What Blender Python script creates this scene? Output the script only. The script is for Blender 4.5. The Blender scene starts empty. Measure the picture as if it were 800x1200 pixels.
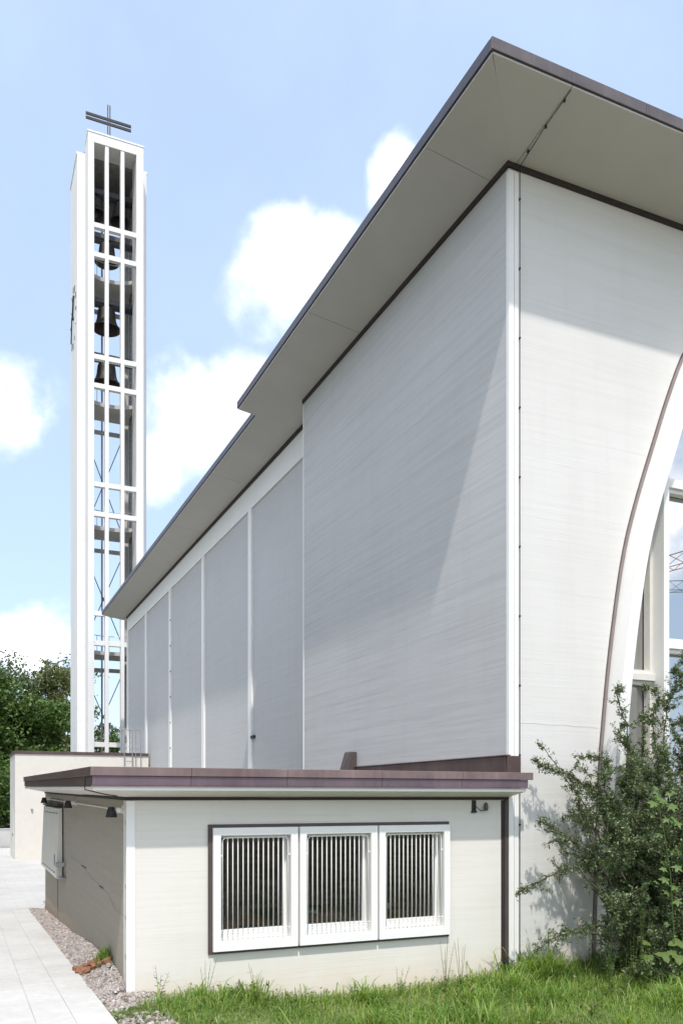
import bpy, math, random
import numpy as np
from mathutils import Vector, Matrix

random.seed(7)
rng = np.random.default_rng(11)
scene = bpy.context.scene
COL = scene.collection
R = math.radians

# ------------------------------------------------------------------ camera
cam_d = bpy.data.cameras.new('camera')
cam = bpy.data.objects.new('camera', cam_d)
COL.objects.link(cam)
cam.location = (-1.9145, -10.9273, 2.4)
cam.rotation_euler = (R(90), 0, R(-24.096))
cam_d.sensor_fit = 'HORIZONTAL'
cam_d.sensor_width = 36.0
cam_d.lens = 36.0 * 995 / 800
cam_d.shift_y = 335 / 800
cam_d.clip_start = 0.1
cam_d.clip_end = 3000
scene.camera = cam

# ------------------------------------------------------------------ sun and sky
SUN = Vector((-1 / 5.3, -1 / 1.8, 1.0)).normalized()      # towards the sun
elev = math.asin(SUN.z)
sun_d = bpy.data.lights.new('sun', 'SUN')
sun_d.energy = 2.0
sun_d.angle = R(1.2)
sun_d.color = (1.0, 0.955, 0.89)
sun = bpy.data.objects.new('sun', sun_d)
COL.objects.link(sun)
sun.rotation_euler = SUN.to_track_quat('Z', 'Y').to_euler()
sun.location = (0, -30, 60)

world = bpy.data.worlds.new('World')
scene.world = world
world.use_nodes = True
wn, wl = world.node_tree.nodes, world.node_tree.links
wn.clear()


def N(nt, kind, **kw):
    n = nt.nodes.new(kind)
    for k, v in kw.items():
        if k.startswith('i_'):
            n.inputs[k[2:].replace('_', ' ')].default_value = v
        else:
            setattr(n, k, v)
    return n


def math_node(nt, op, a, b=None, clamp=False):
    n = nt.nodes.new('ShaderNodeMath')
    n.operation = op
    n.use_clamp = clamp
    for i, v in enumerate((a, b)):
        if v is None:
            continue
        if isinstance(v, (int, float)):
            n.inputs[i].default_value = v
        else:
            nt.links.new(v, n.inputs[i])
    return n.outputs[0]


def pix_dir(u, v):
    th = R(24.096)
    X, Z = (u - 400) / 995, -(v - 935) / 995
    return Vector((X * math.cos(th) + math.sin(th), -X * math.sin(th) + math.cos(th), Z)).normalized()


wt = world.node_tree
sky = N(wt, 'ShaderNodeTexSky', sky_type='NISHITA', sun_disc=False, sun_elevation=elev,
        sun_rotation=math.atan2(SUN.x, SUN.y), air_density=1.0, dust_density=1.2, ozone_density=1.0)
coord = N(wt, 'ShaderNodeTexCoord')
n1 = N(wt, 'ShaderNodeTexNoise', i_Scale=8.5, i_Detail=10.0, i_Roughness=0.58)
n3 = N(wt, 'ShaderNodeTexNoise', i_Scale=13.0, i_Detail=8.0, i_Roughness=0.6)
n2 = N(wt, 'ShaderNodeTexNoise', i_Scale=2.2, i_Detail=6.0, i_Roughness=0.6)
wl.new(coord.outputs['Generated'], n1.inputs['Vector'])
wl.new(coord.outputs['Generated'], n2.inputs['Vector'])
wl.new(coord.outputs['Generated'], n3.inputs['Vector'])
# cumulus: where they stand (direction, half-size); bright unseen ones are added round the dome for fill light
CLOUDS = [(pix_dir(325, 322), .082), (pix_dir(375, 305), .065), (pix_dir(225, 500), .085), (pix_dir(285, 475), .07), (pix_dir(180, 545), .06),
          (pix_dir(-10, 455), .085), (pix_dir(20, 755), .09), (pix_dir(470, 205), .05), (pix_dir(690, 620), .2), (pix_dir(-60, 780), .12)]
crng = random.Random(5)
for k in range(95):
    az = crng.uniform(0, 2 * math.pi)
    el = R(crng.uniform(4, 70))
    d = Vector((math.cos(az) * math.cos(el), math.sin(az) * math.cos(el), math.sin(el)))
    fw = Vector((0.408, 0.913, 0.3)).normalized()
    if d.dot(fw) > 0.70:
        continue
    CLOUDS.append((d, crng.uniform(.12, .32)))
acc = None
for d, r in CLOUDS:
    vm = N(wt, 'ShaderNodeVectorMath', operation='DISTANCE')
    wl.new(coord.outputs['Generated'], vm.inputs[0])
    vm.inputs[1].default_value = d
    f = math_node(wt, 'SUBTRACT', 1.0, math_node(wt, 'DIVIDE', vm.outputs['Value'], r * 1.02), clamp=True)
    acc = f if acc is None else math_node(wt, 'MAXIMUM', acc, f)
wob = math_node(wt, 'MULTIPLY', math_node(wt, 'SUBTRACT', n1.outputs['Fac'], 0.5), 1.8)
mix = math_node(wt, 'ADD', acc, wob)
ramp = N(wt, 'ShaderNodeMapRange', interpolation_type='SMOOTHSTEP')
ramp.inputs['From Min'].default_value = 0.26
ramp.inputs['From Max'].default_value = 1.0
wl.new(mix, ramp.inputs['Value'])
gate = math_node(wt, 'MULTIPLY', acc, 6.0, clamp=True)
thin = N(wt, 'ShaderNodeMapRange')
thin.inputs['From Min'].default_value = 0.36
thin.inputs['From Max'].default_value = 0.66
thin.inputs['To Min'].default_value = 0.35
wl.new(n3.outputs['Fac'], thin.inputs['Value'])
cum = math_node(wt, 'MULTIPLY', math_node(wt, 'MULTIPLY', ramp.outputs['Result'], gate), thin.outputs['Result'])
veil = N(wt, 'ShaderNodeMapRange', interpolation_type='SMOOTHSTEP')
veil.inputs['From Min'].default_value = 0.35
veil.inputs['From Max'].default_value = 0.8
veil.inputs['To Min'].default_value = 0.62
veil.inputs['To Max'].default_value = 0.85
wl.new(n2.outputs['Fac'], veil.inputs['Value'])
m1 = N(wt, 'ShaderNodeMixRGB')
wl.new(veil.outputs['Result'], m1.inputs['Fac'])
wl.new(sky.outputs['Color'], m1.inputs['Color1'])
m1.inputs['Color2'].default_value = (2.55, 3.2, 4.2, 1)
m2 = N(wt, 'ShaderNodeMixRGB')
wl.new(cum, m2.inputs['Fac'])
wl.new(m1.outputs['Color'], m2.inputs['Color1'])
m2.inputs['Color2'].default_value = (9.4, 9.3, 9.2, 1)
bg = N(wt, 'ShaderNodeBackground', i_Strength=0.15)
wl.new(m2.outputs['Color'], bg.inputs['Color'])
wo = N(wt, 'ShaderNodeOutputWorld')
wl.new(bg.outputs['Background'], wo.inputs['Surface'])

scene.view_settings.view_transform = 'Standard'
scene.view_settings.look = 'None'
scene.view_settings.exposure = 0.88
scene.view_settings.gamma = 1.0
scene.render.engine = 'CYCLES'
scene.cycles.max_bounces = 8
scene.cycles.transparent_max_bounces = 12

# ------------------------------------------------------------------ helpers


class MB:
    """collects faces of one mesh"""

    def __init__(self):
        self.v, self.f = [], []

    def add(self, vs, fs):
        n = len(self.v)
        self.v += [tuple(p) for p in vs]
        self.f += [tuple(i + n for i in f) for f in fs]
        return self

    def box(self, x0, x1, y0, y1, z0, z1):
        return self.add([(x0, y0, z0), (x1, y0, z0), (x1, y1, z0), (x0, y1, z0), (x0, y0, z1), (x1, y0, z1), (x1, y1, z1), (x0, y1, z1)],
                        [(0, 3, 2, 1), (4, 5, 6, 7), (0, 1, 5, 4), (1, 2, 6, 5), (2, 3, 7, 6), (3, 0, 4, 7)])

    def hexa(self, p):
        return self.add(p, [(0, 3, 2, 1), (4, 5, 6, 7), (0, 1, 5, 4), (1, 2, 6, 5), (2, 3, 7, 6), (3, 0, 4, 7)])

    def tube(self, pts, r, n=8, r1=None, cap=True):
        pts = [Vector(p) for p in pts]
        m = len(pts)
        rings = []
        up = Vector((0, 0, 1))
        prev = None
        for i, p in enumerate(pts):
            t = (pts[min(i + 1, m - 1)] - pts[max(i - 1, 0)])
            t = t.normalized() if t.length > 1e-9 else Vector((0, 0, 1))
            if prev is None:
                a = t.cross(up)
                if a.length < 1e-3:
                    a = t.cross(Vector((1, 0, 0)))
            else:
                a = prev - t * prev.dot(t)
                if a.length < 1e-4:
                    a = t.cross(up)
            a.normalize()
            prev = a
            b = t.cross(a)
            rr = r if r1 is None else r + (r1 - r) * i / max(1, m - 1)
            rings.append([p + a * (rr * math.cos(2 * math.pi * k / n)) + b * (rr * math.sin(2 * math.pi * k / n)) for k in range(n)])
        vs = [q for ring in rings for q in ring]
        fs = []
        for i in range(m - 1):
            for k in range(n):
                fs.append((i * n + k, i * n + (k + 1) % n, (i + 1) * n + (k + 1) % n, (i + 1) * n + k))
        if cap:
            fs.append(tuple(reversed(range(n))))
            fs.append(tuple((m - 1) * n + k for k in range(n)))
        return self.add(vs, fs)

    def lathe(self, prof, n=28, c=(0, 0, 0)):
        vs, fs = [], []
        for r, z in prof:
            for k in range(n):
                a = 2 * math.pi * k / n
                vs.append((c[0] + r * math.cos(a), c[1] + r * math.sin(a), c[2] + z))
        for i in range(len(prof) - 1):
            for k in range(n):
                fs.append((i * n + k, i * n + (k + 1) % n, (i + 1) * n + (k + 1) % n, (i + 1) * n + k))
        return self.add(vs, fs)

    def wall(self, us, vs, holes, to, d0, d1):
        """slab with rectangular holes; to(u, v, d) maps to a point; d0 = outer face, d1 = inner face"""
        us, vs = sorted(set(us)), sorted(set(vs))

        def hole(i, j):
            if i < 0 or j < 0 or i >= len(us) - 1 or j >= len(vs) - 1:
                return True
            cu, cv = (us[i] + us[i + 1]) / 2, (vs[j] + vs[j + 1]) / 2
            return any(h[0] < cu < h[1] and h[2] < cv < h[3] for h in holes)
        for i in range(len(us) - 1):
            for j in range(len(vs) - 1):
                if hole(i, j):
                    continue
                a, b, c, d = us[i], us[i + 1], vs[j], vs[j + 1]
                self.add([to(a, c, d0), to(b, c, d0), to(b, d, d0), to(a, d, d0)], [(0, 1, 2, 3)])
                self.add([to(a, c, d1), to(a, d, d1), to(b, d, d1), to(b, c, d1)], [(0, 1, 2, 3)])
                for (di, dj, e) in ((-1, 0, ((a, d), (a, c))), (1, 0, ((b, c), (b, d))), (0, -1, ((a, c), (b, c))), (0, 1, ((b, d), (a, d)))):
                    if hole(i + di, j + dj):
                        (p, q), (r, s) = e
                        self.add([to(p, q, d0), to(p, q, d1), to(r, s, d1), to(r, s, d0)], [(0, 1, 2, 3)])
        return self


def wloc(o):
    l = Vector((0, 0, 0))
    while o is not None:
        l += o.location
        o = o.parent
    return l


def tag(o, label=None, cat=None, group=None, kind=None):
    for k, v in (('label', label), ('category', cat), ('group', group), ('kind', kind)):
        if v:
            o[k] = v
    return o


def put(name, mb, mat, parent=None, smooth=False, bevel=0.0, local=None):
    """mesh object from world coordinates (or local ones placed at `local`)"""
    me = bpy.data.meshes.new(name)
    if local is None:
        off = wloc(parent)
        vs = [(p[0] - off.x, p[1] - off.y, p[2] - off.z) for p in mb.v]
    else:
        vs = mb.v
    me.from_pydata(vs, [], mb.f)
    me.update()
    if mat:
        me.materials.append(mat)
    if smooth:
        me.polygons.foreach_set('use_smooth', [True] * len(me.polygons))
    o = bpy.data.objects.new(name, me)
    COL.objects.link(o)
    if parent is not None:
        o.parent = parent
    if local is not None:
        o.location = Vector(local) - wloc(parent)
    if bevel:
        b = o.modifiers.new('bevel', 'BEVEL')
        b.width = bevel
        b.segments = 2
        b.limit_method = 'ANGLE'
    return o


def again(o, loc=None, parent='same'):
    """copy of one object sharing its mesh"""
    c = o.copy()
    COL.objects.link(c)
    if parent != 'same':
        c.parent = parent
    if loc is not None:
        c.location = Vector(loc) - wloc(c.parent)
    return c


def thing(name, label, cat, loc=(0, 0, 0), group=None):
    o = bpy.data.objects.new(name, None)
    o.empty_display_size = 0.3
    COL.objects.link(o)
    o.location = loc
    return tag(o, label, cat, group)


def fast(name, verts, faces_flat, loop_total, mat, parent=None, smooth=False):
    """numpy mesh; verts (n,3), faces given as flat loop array + loop totals"""
    me = bpy.data.meshes.new(name)
    me.vertices.add(len(verts))
    off = wloc(parent)
    me.vertices.foreach_set('co', (verts - np.array(off)).astype(np.float32).ravel())
    me.loops.add(len(faces_flat))
    me.loops.foreach_set('vertex_index', faces_flat.astype(np.int32))
    me.polygons.add(len(loop_total))
    me.polygons.foreach_set('loop_start', np.concatenate(([0], np.cumsum(loop_total)[:-1])).astype(np.int32))
    me.polygons.foreach_set('loop_total', loop_total.astype(np.int32))
    me.update(calc_edges=True)
    me.validate()
    for m in (mat if isinstance(mat, (list, tuple)) else [mat]):
        me.materials.append(m)
    o = bpy.data.objects.new(name, me)
    COL.objects.link(o)
    if parent is not None:
        o.parent = parent
    return o


# ------------------------------------------------------------------ materials


def mat_base(name, rough=0.6, metal=0.0, spec=0.4):
    m = bpy.data.materials.new(name)
    m.use_nodes = True
    nt = m.node_tree
    b = nt.nodes['Principled BSDF']
    b.inputs['Roughness'].default_value = rough
    b.inputs['Metallic'].default_value = metal
    b.inputs['Specular IOR Level'].default_value = spec
    return m, nt, b


def noise(nt, scale, detail=5, rough=0.6, src=None, stretch=None):
    n = N(nt, 'ShaderNodeTexNoise', i_Scale=scale, i_Detail=float(detail), i_Roughness=rough)
    if src is None:
        src = N(nt, 'ShaderNodeNewGeometry').outputs['Position']
    if stretch:
        mp = N(nt, 'ShaderNodeVectorMath', operation='MULTIPLY')
        nt.links.new(src, mp.inputs[0])
        mp.inputs[1].default_value = stretch
        src = mp.outputs[0]
    nt.links.new(src, n.inputs['Vector'])
    return n.outputs['Fac']


def ramp_rgb(nt, fac, stops):
    r = N(nt, 'ShaderNodeValToRGB')
    e = r.color_ramp.elements
    while len(e) < len(stops):
        e.new(0.5)
    for i, (p, c) in enumerate(stops):
        e[i].position = p
        e[i].color = (*c, 1)
    nt.links.new(fac, r.inputs['Fac'])
    return r.outputs['Color']


def mixc(nt, fac, a, b, mode='MIX'):
    m = N(nt, 'ShaderNodeMixRGB', blend_type=mode)
    for i, v in ((0, fac), (1, a), (2, b)):
        if isinstance(v, (int, float)):
            m.inputs[i].default_value = v
        elif isinstance(v, tuple):
            m.inputs[i].default_value = (*v, 1)
        else:
            nt.links.new(v, m.inputs[i])
    return m.outputs[0]


def bump(nt, b, h, strength, dist):
    n = N(nt, 'ShaderNodeBump', i_Strength=strength, i_Distance=dist)
    nt.links.new(h, n.inputs['Height'])
    nt.links.new(n.outputs['Normal'], b.inputs['Normal'])


def scale_c(c, k):
    return tuple(x * k for x in c)


def plain(name, c, var=0.06, rough=0.55, scale=3.0, metal=0.0, spec=0.4, fine=0.0):
    m, nt, b = mat_base(name, rough, metal, spec)
    f = noise(nt, scale, 6, 0.62)
    nt.links.new(ramp_rgb(nt, f, [(0.3, scale_c(c, 1 - var)), (0.7, scale_c(c, 1 + var * 0.6))]), b.inputs['Base Color'])
    bump(nt, b, noise(nt, 60.0, 4), 0.12 + fine, 0.004)
    return m


def board_wall(name, c, streak=0.1, board=0.11, lines=0.12):
    """painted board-marked render: long level streaks, faint board joints"""
    m, nt, b = mat_base(name, 0.75, 0, 0.25)
    pos = N(nt, 'ShaderNodeNewGeometry').outputs['Position']
    s1 = noise(nt, 1.0, 6, 0.6, pos, (0.3, 0.3, 13.0))
    s2 = noise(nt, 1.0, 5, 0.65, pos, (1.0, 1.0, 48.0))
    blotch = noise(nt, 0.35, 5, 0.6, pos)
    col = ramp_rgb(nt, s1, [(0.28, scale_c(c, 1 - streak)), (0.55, c), (0.75, scale_c(c, 1 + streak * 0.3))])
    col = mixc(nt, 1.0, col, ramp_rgb(nt, s2, [(0.2, (1 - streak * 0.8,) * 3), (0.6, (1, 1, 1))]), 'MULTIPLY')
    col = mixc(nt, 1.0, col, ramp_rgb(nt, blotch, [(0.3, (0.95, 0.945, 0.94)), (0.7, (1, 1, 1))]), 'MULTIPLY')
    sep = N(nt, 'ShaderNodeSeparateXYZ')
    nt.links.new(pos, sep.inputs[0])
    w = math_node(nt, 'ADD', sep.outputs['Z'], math_node(nt, 'MULTIPLY', noise(nt, 0.8, 2, 0.5, pos), 0.02))
    fr = math_node(nt, 'FRACT', math_node(nt, 'DIVIDE', w, board))
    ln = math_node(nt, 'LESS_THAN', fr, 0.07)
    gap = N(nt, 'ShaderNodeMapRange')
    nt.links.new(noise(nt, 1.0, 3, 0.6, pos, (0.55, 0.55, 6.0)), gap.inputs['Value'])
    gap.inputs['From Min'].default_value = 0.5
    gap.inputs['From Max'].default_value = 0.68
    lm = math_node(nt, 'MULTIPLY', ln, gap.outputs['Result'])
    col = mixc(nt, math_node(nt, 'MULTIPLY', lm, lines * 2), col, scale_c(c, 0.45))
    # rain dirt: thin upright runs
    runs = noise(nt, 1.0, 4, 0.6, pos, (3.5, 3.5, 0.22))
    col = mixc(nt, 1.0, col, ramp_rgb(nt, runs, [(0.3, (0.975, 0.972, 0.968)), (0.5, (1, 1, 1))]), 'MULTIPLY')
    # splash dirt close to the ground, broken up by noise
    low = N(nt, 'ShaderNodeMapRange')
    nt.links.new(math_node(nt, 'ADD', sep.outputs['Z'], math_node(nt, 'MULTIPLY', noise(nt, 2.2, 5, 0.65, pos), 0.7)), low.inputs['Value'])
    low.inputs['From Min'].default_value = 0.55
    low.inputs['From Max'].default_value = -0.1
    col = mixc(nt, math_node(nt, 'MULTIPLY', low.outputs['Result'], 0.8), col, (c[0] * 0.93, c[1] * 0.8, c[2] * 0.68))
    nt.links.new(col, b.inputs['Base Color'])
    h = math_node(nt, 'SUBTRACT', math_node(nt, 'ADD', s1, math_node(nt, 'MULTIPLY', s2, 0.7)), math_node(nt, 'MULTIPLY', lm, 0.8))
    bump(nt, b, h, 0.22, 0.01)
    return m


def copper(name, c, c2, metal=0.55, rough=0.42):
    m, nt, b = mat_base(name, rough, metal, 0.5)
    pos = N(nt, 'ShaderNodeNewGeometry').outputs['Position']
    st = noise(nt, 1.0, 6, 0.65, pos, (9, 9, 1.0))
    bl = noise(nt, 1.3, 6, 0.6, pos)
    col = ramp_rgb(nt, st, [(0.3, scale_c(c, 0.75)), (0.55, c), (0.75, c2)])
    col = mixc(nt, 0.5, col, ramp_rgb(nt, bl, [(0.35, scale_c(c, 0.7)), (0.65, scale_c(c2, 1.05))]))
    nt.links.new(col, b.inputs['Base Color'])
    r = N(nt, 'ShaderNodeMapRange')
    nt.links.new(bl, r.inputs['Value'])
    r.inputs['To Min'].default_value = rough - 0.12
    r.inputs['To Max'].default_value = rough + 0.2
    nt.links.new(r.outputs[0], b.inputs['Roughness'])
    bump(nt, b, noise(nt, 3.0, 3, 0.5, pos), 0.15, 0.02)
    return m


def island(name, stops, rough=0.6, trans=0.0, spec=0.3, patch=0.35, patch_scale=1.2):
    """each blade, leaf or pebble its own shade"""
    m, nt, b = mat_base(name, rough, 0, spec)
    g = N(nt, 'ShaderNodeNewGeometry')
    col = ramp_rgb(nt, g.outputs['Random Per Island'], stops)
    if patch:
        f = noise(nt, patch_scale, 4, 0.6, g.outputs['Position'])
        col = mixc(nt, 1.0, col, ramp_rgb(nt, f, [(0.32, (1 - patch, 1 - patch * 0.8, 1 - patch)), (0.68, (1, 1, 1))]), 'MULTIPLY')
    nt.links.new(col, b.inputs['Base Color'])
    if trans:
        t = N(nt, 'ShaderNodeBsdfTranslucent')
        nt.links.new(mixc(nt, 1.0, col, (1.5, 1.45, 0.7), 'MULTIPLY'), t.inputs['Color'])
        mx = N(nt, 'ShaderNodeMixShader')
        mx.inputs[0].default_value = trans
        nt.links.new(b.outputs[0], mx.inputs[1])
        nt.links.new(t.outputs[0], mx.inputs[2])
        nt.links.new(mx.outputs[0], nt.nodes['Material Output'].inputs['Surface'])
    return m


M = {}
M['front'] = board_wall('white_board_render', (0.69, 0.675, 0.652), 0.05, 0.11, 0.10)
M['side'] = board_wall('shade_toned_board_render', (0.555, 0.548, 0.542), 0.11, 0.11, 0.2)  # church's white render with the side's shade put into its colour
M['panel'] = board_wall('shade_toned_panel_render', (0.545, 0.54, 0.536), 0.06, 0.11, 0.05)  # wall panels toned down likewise, shade held in the colour
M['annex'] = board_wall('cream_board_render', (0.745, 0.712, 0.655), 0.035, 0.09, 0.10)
M['annex_side'] = board_wall('shade_toned_cream_render', (0.40, 0.365, 0.305), 0.08, 0.09, 0.05)  # annex cream render with the side wall's shade darkened into it
M['white'] = plain('white_paint', (0.83, 0.815, 0.79), 0.03)
M['tower'] = plain('tower_white_paint', (0.80, 0.785, 0.77), 0.06, 0.6, 0.5)
M['tower_dark'] = plain('shade_toned_belfry_concrete', (0.26, 0.25, 0.25), 0.2, 0.85)  # concrete darkened to paint in the dim belfry interior
M['tower_in'] = plain('tower_grey_concrete', (0.56, 0.54, 0.53), 0.15, 0.8, 0.8)
M['cream'] = plain('cream_paint', (0.71, 0.68, 0.625), 0.05)
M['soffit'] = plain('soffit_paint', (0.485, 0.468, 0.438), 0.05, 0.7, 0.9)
M['copper'] = copper('brown_copper_sheet', (0.22, 0.15, 0.145), (0.32, 0.235, 0.225))
M['copper_dark'] = copper('dark_copper_sheet', (0.115, 0.075, 0.07), (0.17, 0.11, 0.10), 0.35, 0.5)
M['copper_violet'] = copper('violet_copper_sheet', (0.17, 0.125, 0.15), (0.23, 0.165, 0.19))
M['roof_copper'] = copper('roof_edge_copper', (0.12, 0.102, 0.104), (0.18, 0.155, 0.155), .5, .45)
M['roof_copper_side'] = copper('sky_tinted_roof_copper', (0.085, 0.078, 0.10), (0.12, 0.11, 0.135), .5, .45)  # roof-edge copper, the side's dark bluish sky reflection put into its colour
M['gap'] = plain('dark_brown_joint', (0.035, 0.024, 0.024), 0.2, 0.7)
M['tower'] = board_wall('tower_white_render', (0.80, 0.787, 0.772), 0.05, 0.5, 0.04)
M['brown_joint'] = plain('brown_joint_strip', (0.26, 0.19, 0.17), 0.15, 0.6)
M['arch_joint'] = plain('grey_brown_joint', (0.25, 0.21, 0.20), 0.12, 0.6)
M['joint_dark'] = plain('dark_brown_joint_strip', (0.085, 0.065, 0.062), 0.15, 0.6)
M['dark'] = plain('black_metal', (0.025, 0.025, 0.027), 0.2, 0.5)
M['steel'] = plain('galvanised_steel', (0.42, 0.43, 0.44), 0.15, 0.4, 6.0, 0.6)
M['grey_steel'] = plain('dark_steel_beam', (0.10, 0.10, 0.11), 0.2, 0.5, 3.0, 0.2)
M['bronze'] = plain('bell_bronze', (0.075, 0.068, 0.062), 0.25, 0.5, 2.5, 0.4)
M['wood'] = plain('brown_wood', (0.33, 0.16, 0.07), 0.25, 0.5, 5.0)
M['dim'] = plain('room_wall_paint', (0.2, 0.19, 0.175), 0.1, 0.9)
M['paper'] = plain('white_paper', (0.8, 0.8, 0.78), 0.05)
M['roofing'] = plain('roof_gravel_felt', (0.2, 0.19, 0.18), 0.2, 0.9, 4.0)
M['conc'] = plain('pale_concrete', (0.55, 0.55, 0.54), 0.1, 0.85, 1.5)
M['brick'] = island('broken_red_brick', [(0.0, (0.30, 0.13, 0.08)), (0.5, (0.38, 0.19, 0.125)), (1.0, (0.24, 0.12, 0.09))], 0.9, 0, 0.2)


def glass_mat(name, tint, refl, rough=0.0):
    m = bpy.data.materials.new(name)
    m.use_nodes = True
    nt = m.node_tree
    nt.nodes.clear()
    o = N(nt, 'ShaderNodeOutputMaterial')
    g = N(nt, 'ShaderNodeBsdfGlossy', i_Roughness=rough)
    t = N(nt, 'ShaderNodeBsdfTransparent')
    t.inputs['Color'].default_value = (*tint, 1)
    lw = N(nt, 'ShaderNodeFresnel', i_IOR=1.5)
    f = math_node(nt, 'ADD', math_node(nt, 'MULTIPLY', lw.outputs[0], 1.4), refl, clamp=True)
    mx = N(nt, 'ShaderNodeMixShader')
    nt.links.new(f, mx.inputs[0])
    nt.links.new(t.outputs[0], mx.inputs[1])
    nt.links.new(g.outputs[0], mx.inputs[2])
    nt.links.new(mx.outputs[0], o.inputs['Surface'])
    return m


M['glass'] = glass_mat('church_glazing', (0.5, 0.55, 0.58), 0.62)
M['glass_dark'] = glass_mat('annex_glazing', (0.6, 0.6, 0.6), 0.05)


def paving_mat():
    m, nt, b = mat_base('pale_concrete_paver', 0.85, 0, 0.2)
    pos = N(nt, 'ShaderNodeNewGeometry').outputs['Position']
    oi = N(nt, 'ShaderNodeObjectInfo')
    col = ramp_rgb(nt, noise(nt, 9, 6, 0.7, pos), [(0.3, (0.53, 0.52, 0.505)), (0.7, (0.62, 0.61, 0.595))])
    col = mixc(nt, 1.0, col, ramp_rgb(nt, oi.outputs['Random'], [(0.0, (0.93, 0.925, 0.92)), (1.0, (1, 1, 1))]), 'MULTIPLY')
    st = noise(nt, 0.9, 5, 0.65, pos)
    col = mixc(nt, 1.0, col, ramp_rgb(nt, st, [(0.3, (0.9, 0.885, 0.87)), (0.55, (1, 1, 1))]), 'MULTIPLY')
    nt.links.new(col, b.inputs['Base Color'])
    bump(nt, b, noise(nt, 120, 4, 0.6, pos), 0.25, 0.003)
    return m


def court_mat():
    m, nt, b = mat_base('pale_court_paving', 0.85, 0, 0.2)
    pos = N(nt, 'ShaderNodeNewGeometry').outputs['Position']
    br = N(nt, 'ShaderNodeTexBrick')
    br.inputs['Scale'].default_value = 1.0
    br.inputs['Brick Width'].default_value = 0.6
    br.inputs['Row Height'].default_value = 0.4
    br.inputs['Mortar Size'].default_value = 0.006
    br.inputs['Color1'].default_value = (0.56, 0.55, 0.54, 1)
    br.inputs['Color2'].default_value = (0.52, 0.51, 0.50, 1)
    br.inputs['Mortar'].default_value = (0.42, 0.41, 0.40, 1)
    nt.links.new(pos, br.inputs['Vector'])
    st = noise(nt, 0.5, 5, 0.65, pos)
    col = mixc(nt, 1.0, br.outputs['Color'], ramp_rgb(nt, st, [(0.3, (0.88, 0.87, 0.86)), (0.6, (1, 1, 1))]), 'MULTIPLY')
    nt.links.new(col, b.inputs['Base Color'])
    return m


def soil_mat():
    m, nt, b = mat_base('grassy_soil', 0.95, 0, 0.1)
    pos = N(nt, 'ShaderNodeNewGeometry').outputs['Position']
    a = noise(nt, 1.6, 6, 0.65, pos)
    f = noise(nt, 30, 6, 0.7, pos)
    soil = ramp_rgb(nt, f, [(0.3, (0.16, 0.125, 0.09)), (0.7, (0.36, 0.31, 0.25))])
    green = ramp_rgb(nt, f, [(0.3, (0.045, 0.07, 0.02)), (0.7, (0.09, 0.12, 0.035))])
    col = mixc(nt, ramp_rgb(nt, a, [(0.44, (0, 0, 0)), (0.56, (1, 1, 1))]), green, soil)
    nt.links.new(col, b.inputs['Base Color'])
    bump(nt, b, f, 0.6, 0.03)
    return m


M['paver'], M['court'], M['soil'] = paving_mat(), court_mat(), soil_mat()
M['pebble'] = island('pale_pebbles', [(0.0, (0.16, 0.135, 0.13)), (0.25, (0.34, 0.30, 0.285)), (0.6, (0.45, 0.405, 0.385)), (0.85, (0.36, 0.265, 0.235)), (1.0, (0.6, 0.57, 0.55))], 0.85, 0, 0.2, 0.15)
M['grass'] = island('fresh_grass', [(0.0, (0.10, 0.20, 0.035)), (0.4, (0.20, 0.335, 0.065)), (0.8, (0.30, 0.42, 0.10)), (0.95, (0.40, 0.43, 0.17)), (1.0, (0.60, 0.52, 0.32))], 0.5, 0.4, 0.35, 0.3, 1.7)
M['bush'] = island('shrub_leaf', [(0.0, (0.045, 0.08, 0.03)), (0.45, (0.105, 0.16, 0.06)), (0.8, (0.19, 0.24, 0.11)), (1.0, (0.34, 0.37, 0.24))], 0.45, 0.22, 0.4, 0.25, 1.4)
M['twig'] = plain('shrub_bark', (0.10, 0.075, 0.055), 0.3, 0.9, 12)
M['vine'] = island('vine_leaf', [(0.0, (0.075, 0.13, 0.032)), (0.6, (0.125, 0.20, 0.05)), (1.0, (0.18, 0.25, 0.075))], 0.45, 0.3, 0.4, 0.15)
M['weed'] = island('weed_leaf', [(0.0, (0.08, 0.13, 0.03)), (0.6, (0.13, 0.19, 0.05)), (1.0, (0.18, 0.23, 0.08))], 0.5, 0.3, 0.3, 0.15)
M['tree_a'] = island('dark_tree_leaf', [(0.0, (0.05, 0.11, 0.025)), (0.5, (0.115, 0.19, 0.05)), (1.0, (0.20, 0.27, 0.09))], 0.55, 0.25, 0.3, 0.5, 0.5)
M['tree_b'] = island('grey_green_leaf', [(0.0, (0.07, 0.105, 0.055)), (0.5, (0.12, 0.165, 0.095)), (1.0, (0.2, 0.235, 0.15))], 0.55, 0.25, 0.3, 0.4, 0.6)
M['tree_c'] = island('olive_tree_leaf', [(0.0, (0.10, 0.125, 0.05)), (0.5, (0.16, 0.185, 0.08)), (1.0, (0.25, 0.25, 0.13))], 0.55, 0.25, 0.3, 0.4, 0.6)
M['trunk'] = plain('tree_bark', (0.11, 0.085, 0.065), 0.3, 0.95, 4)

# ------------------------------------------------------------------ ground, path, courtyard


def lerp(x, xs, ys):
    return float(np.interp(x, xs, ys))


def path_z(y):
    return -0.07 - 0.0275 * min(max(y, -30), 12.5)


def bank_z(x, y):
    b = lerp(x, [0, 0.4, 1.7, 3, 4.4, 5.8, 7, 12, 40], [-0.06, -0.12, -0.36, -0.46, -0.44, -0.38, -0.36, -0.4, -0.45])
    if y < -4:
        t = min(1, (-4 - y) / 8)
        b = b * (1 - t) + (path_z(y) - 0.1) * t
    return b


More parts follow.
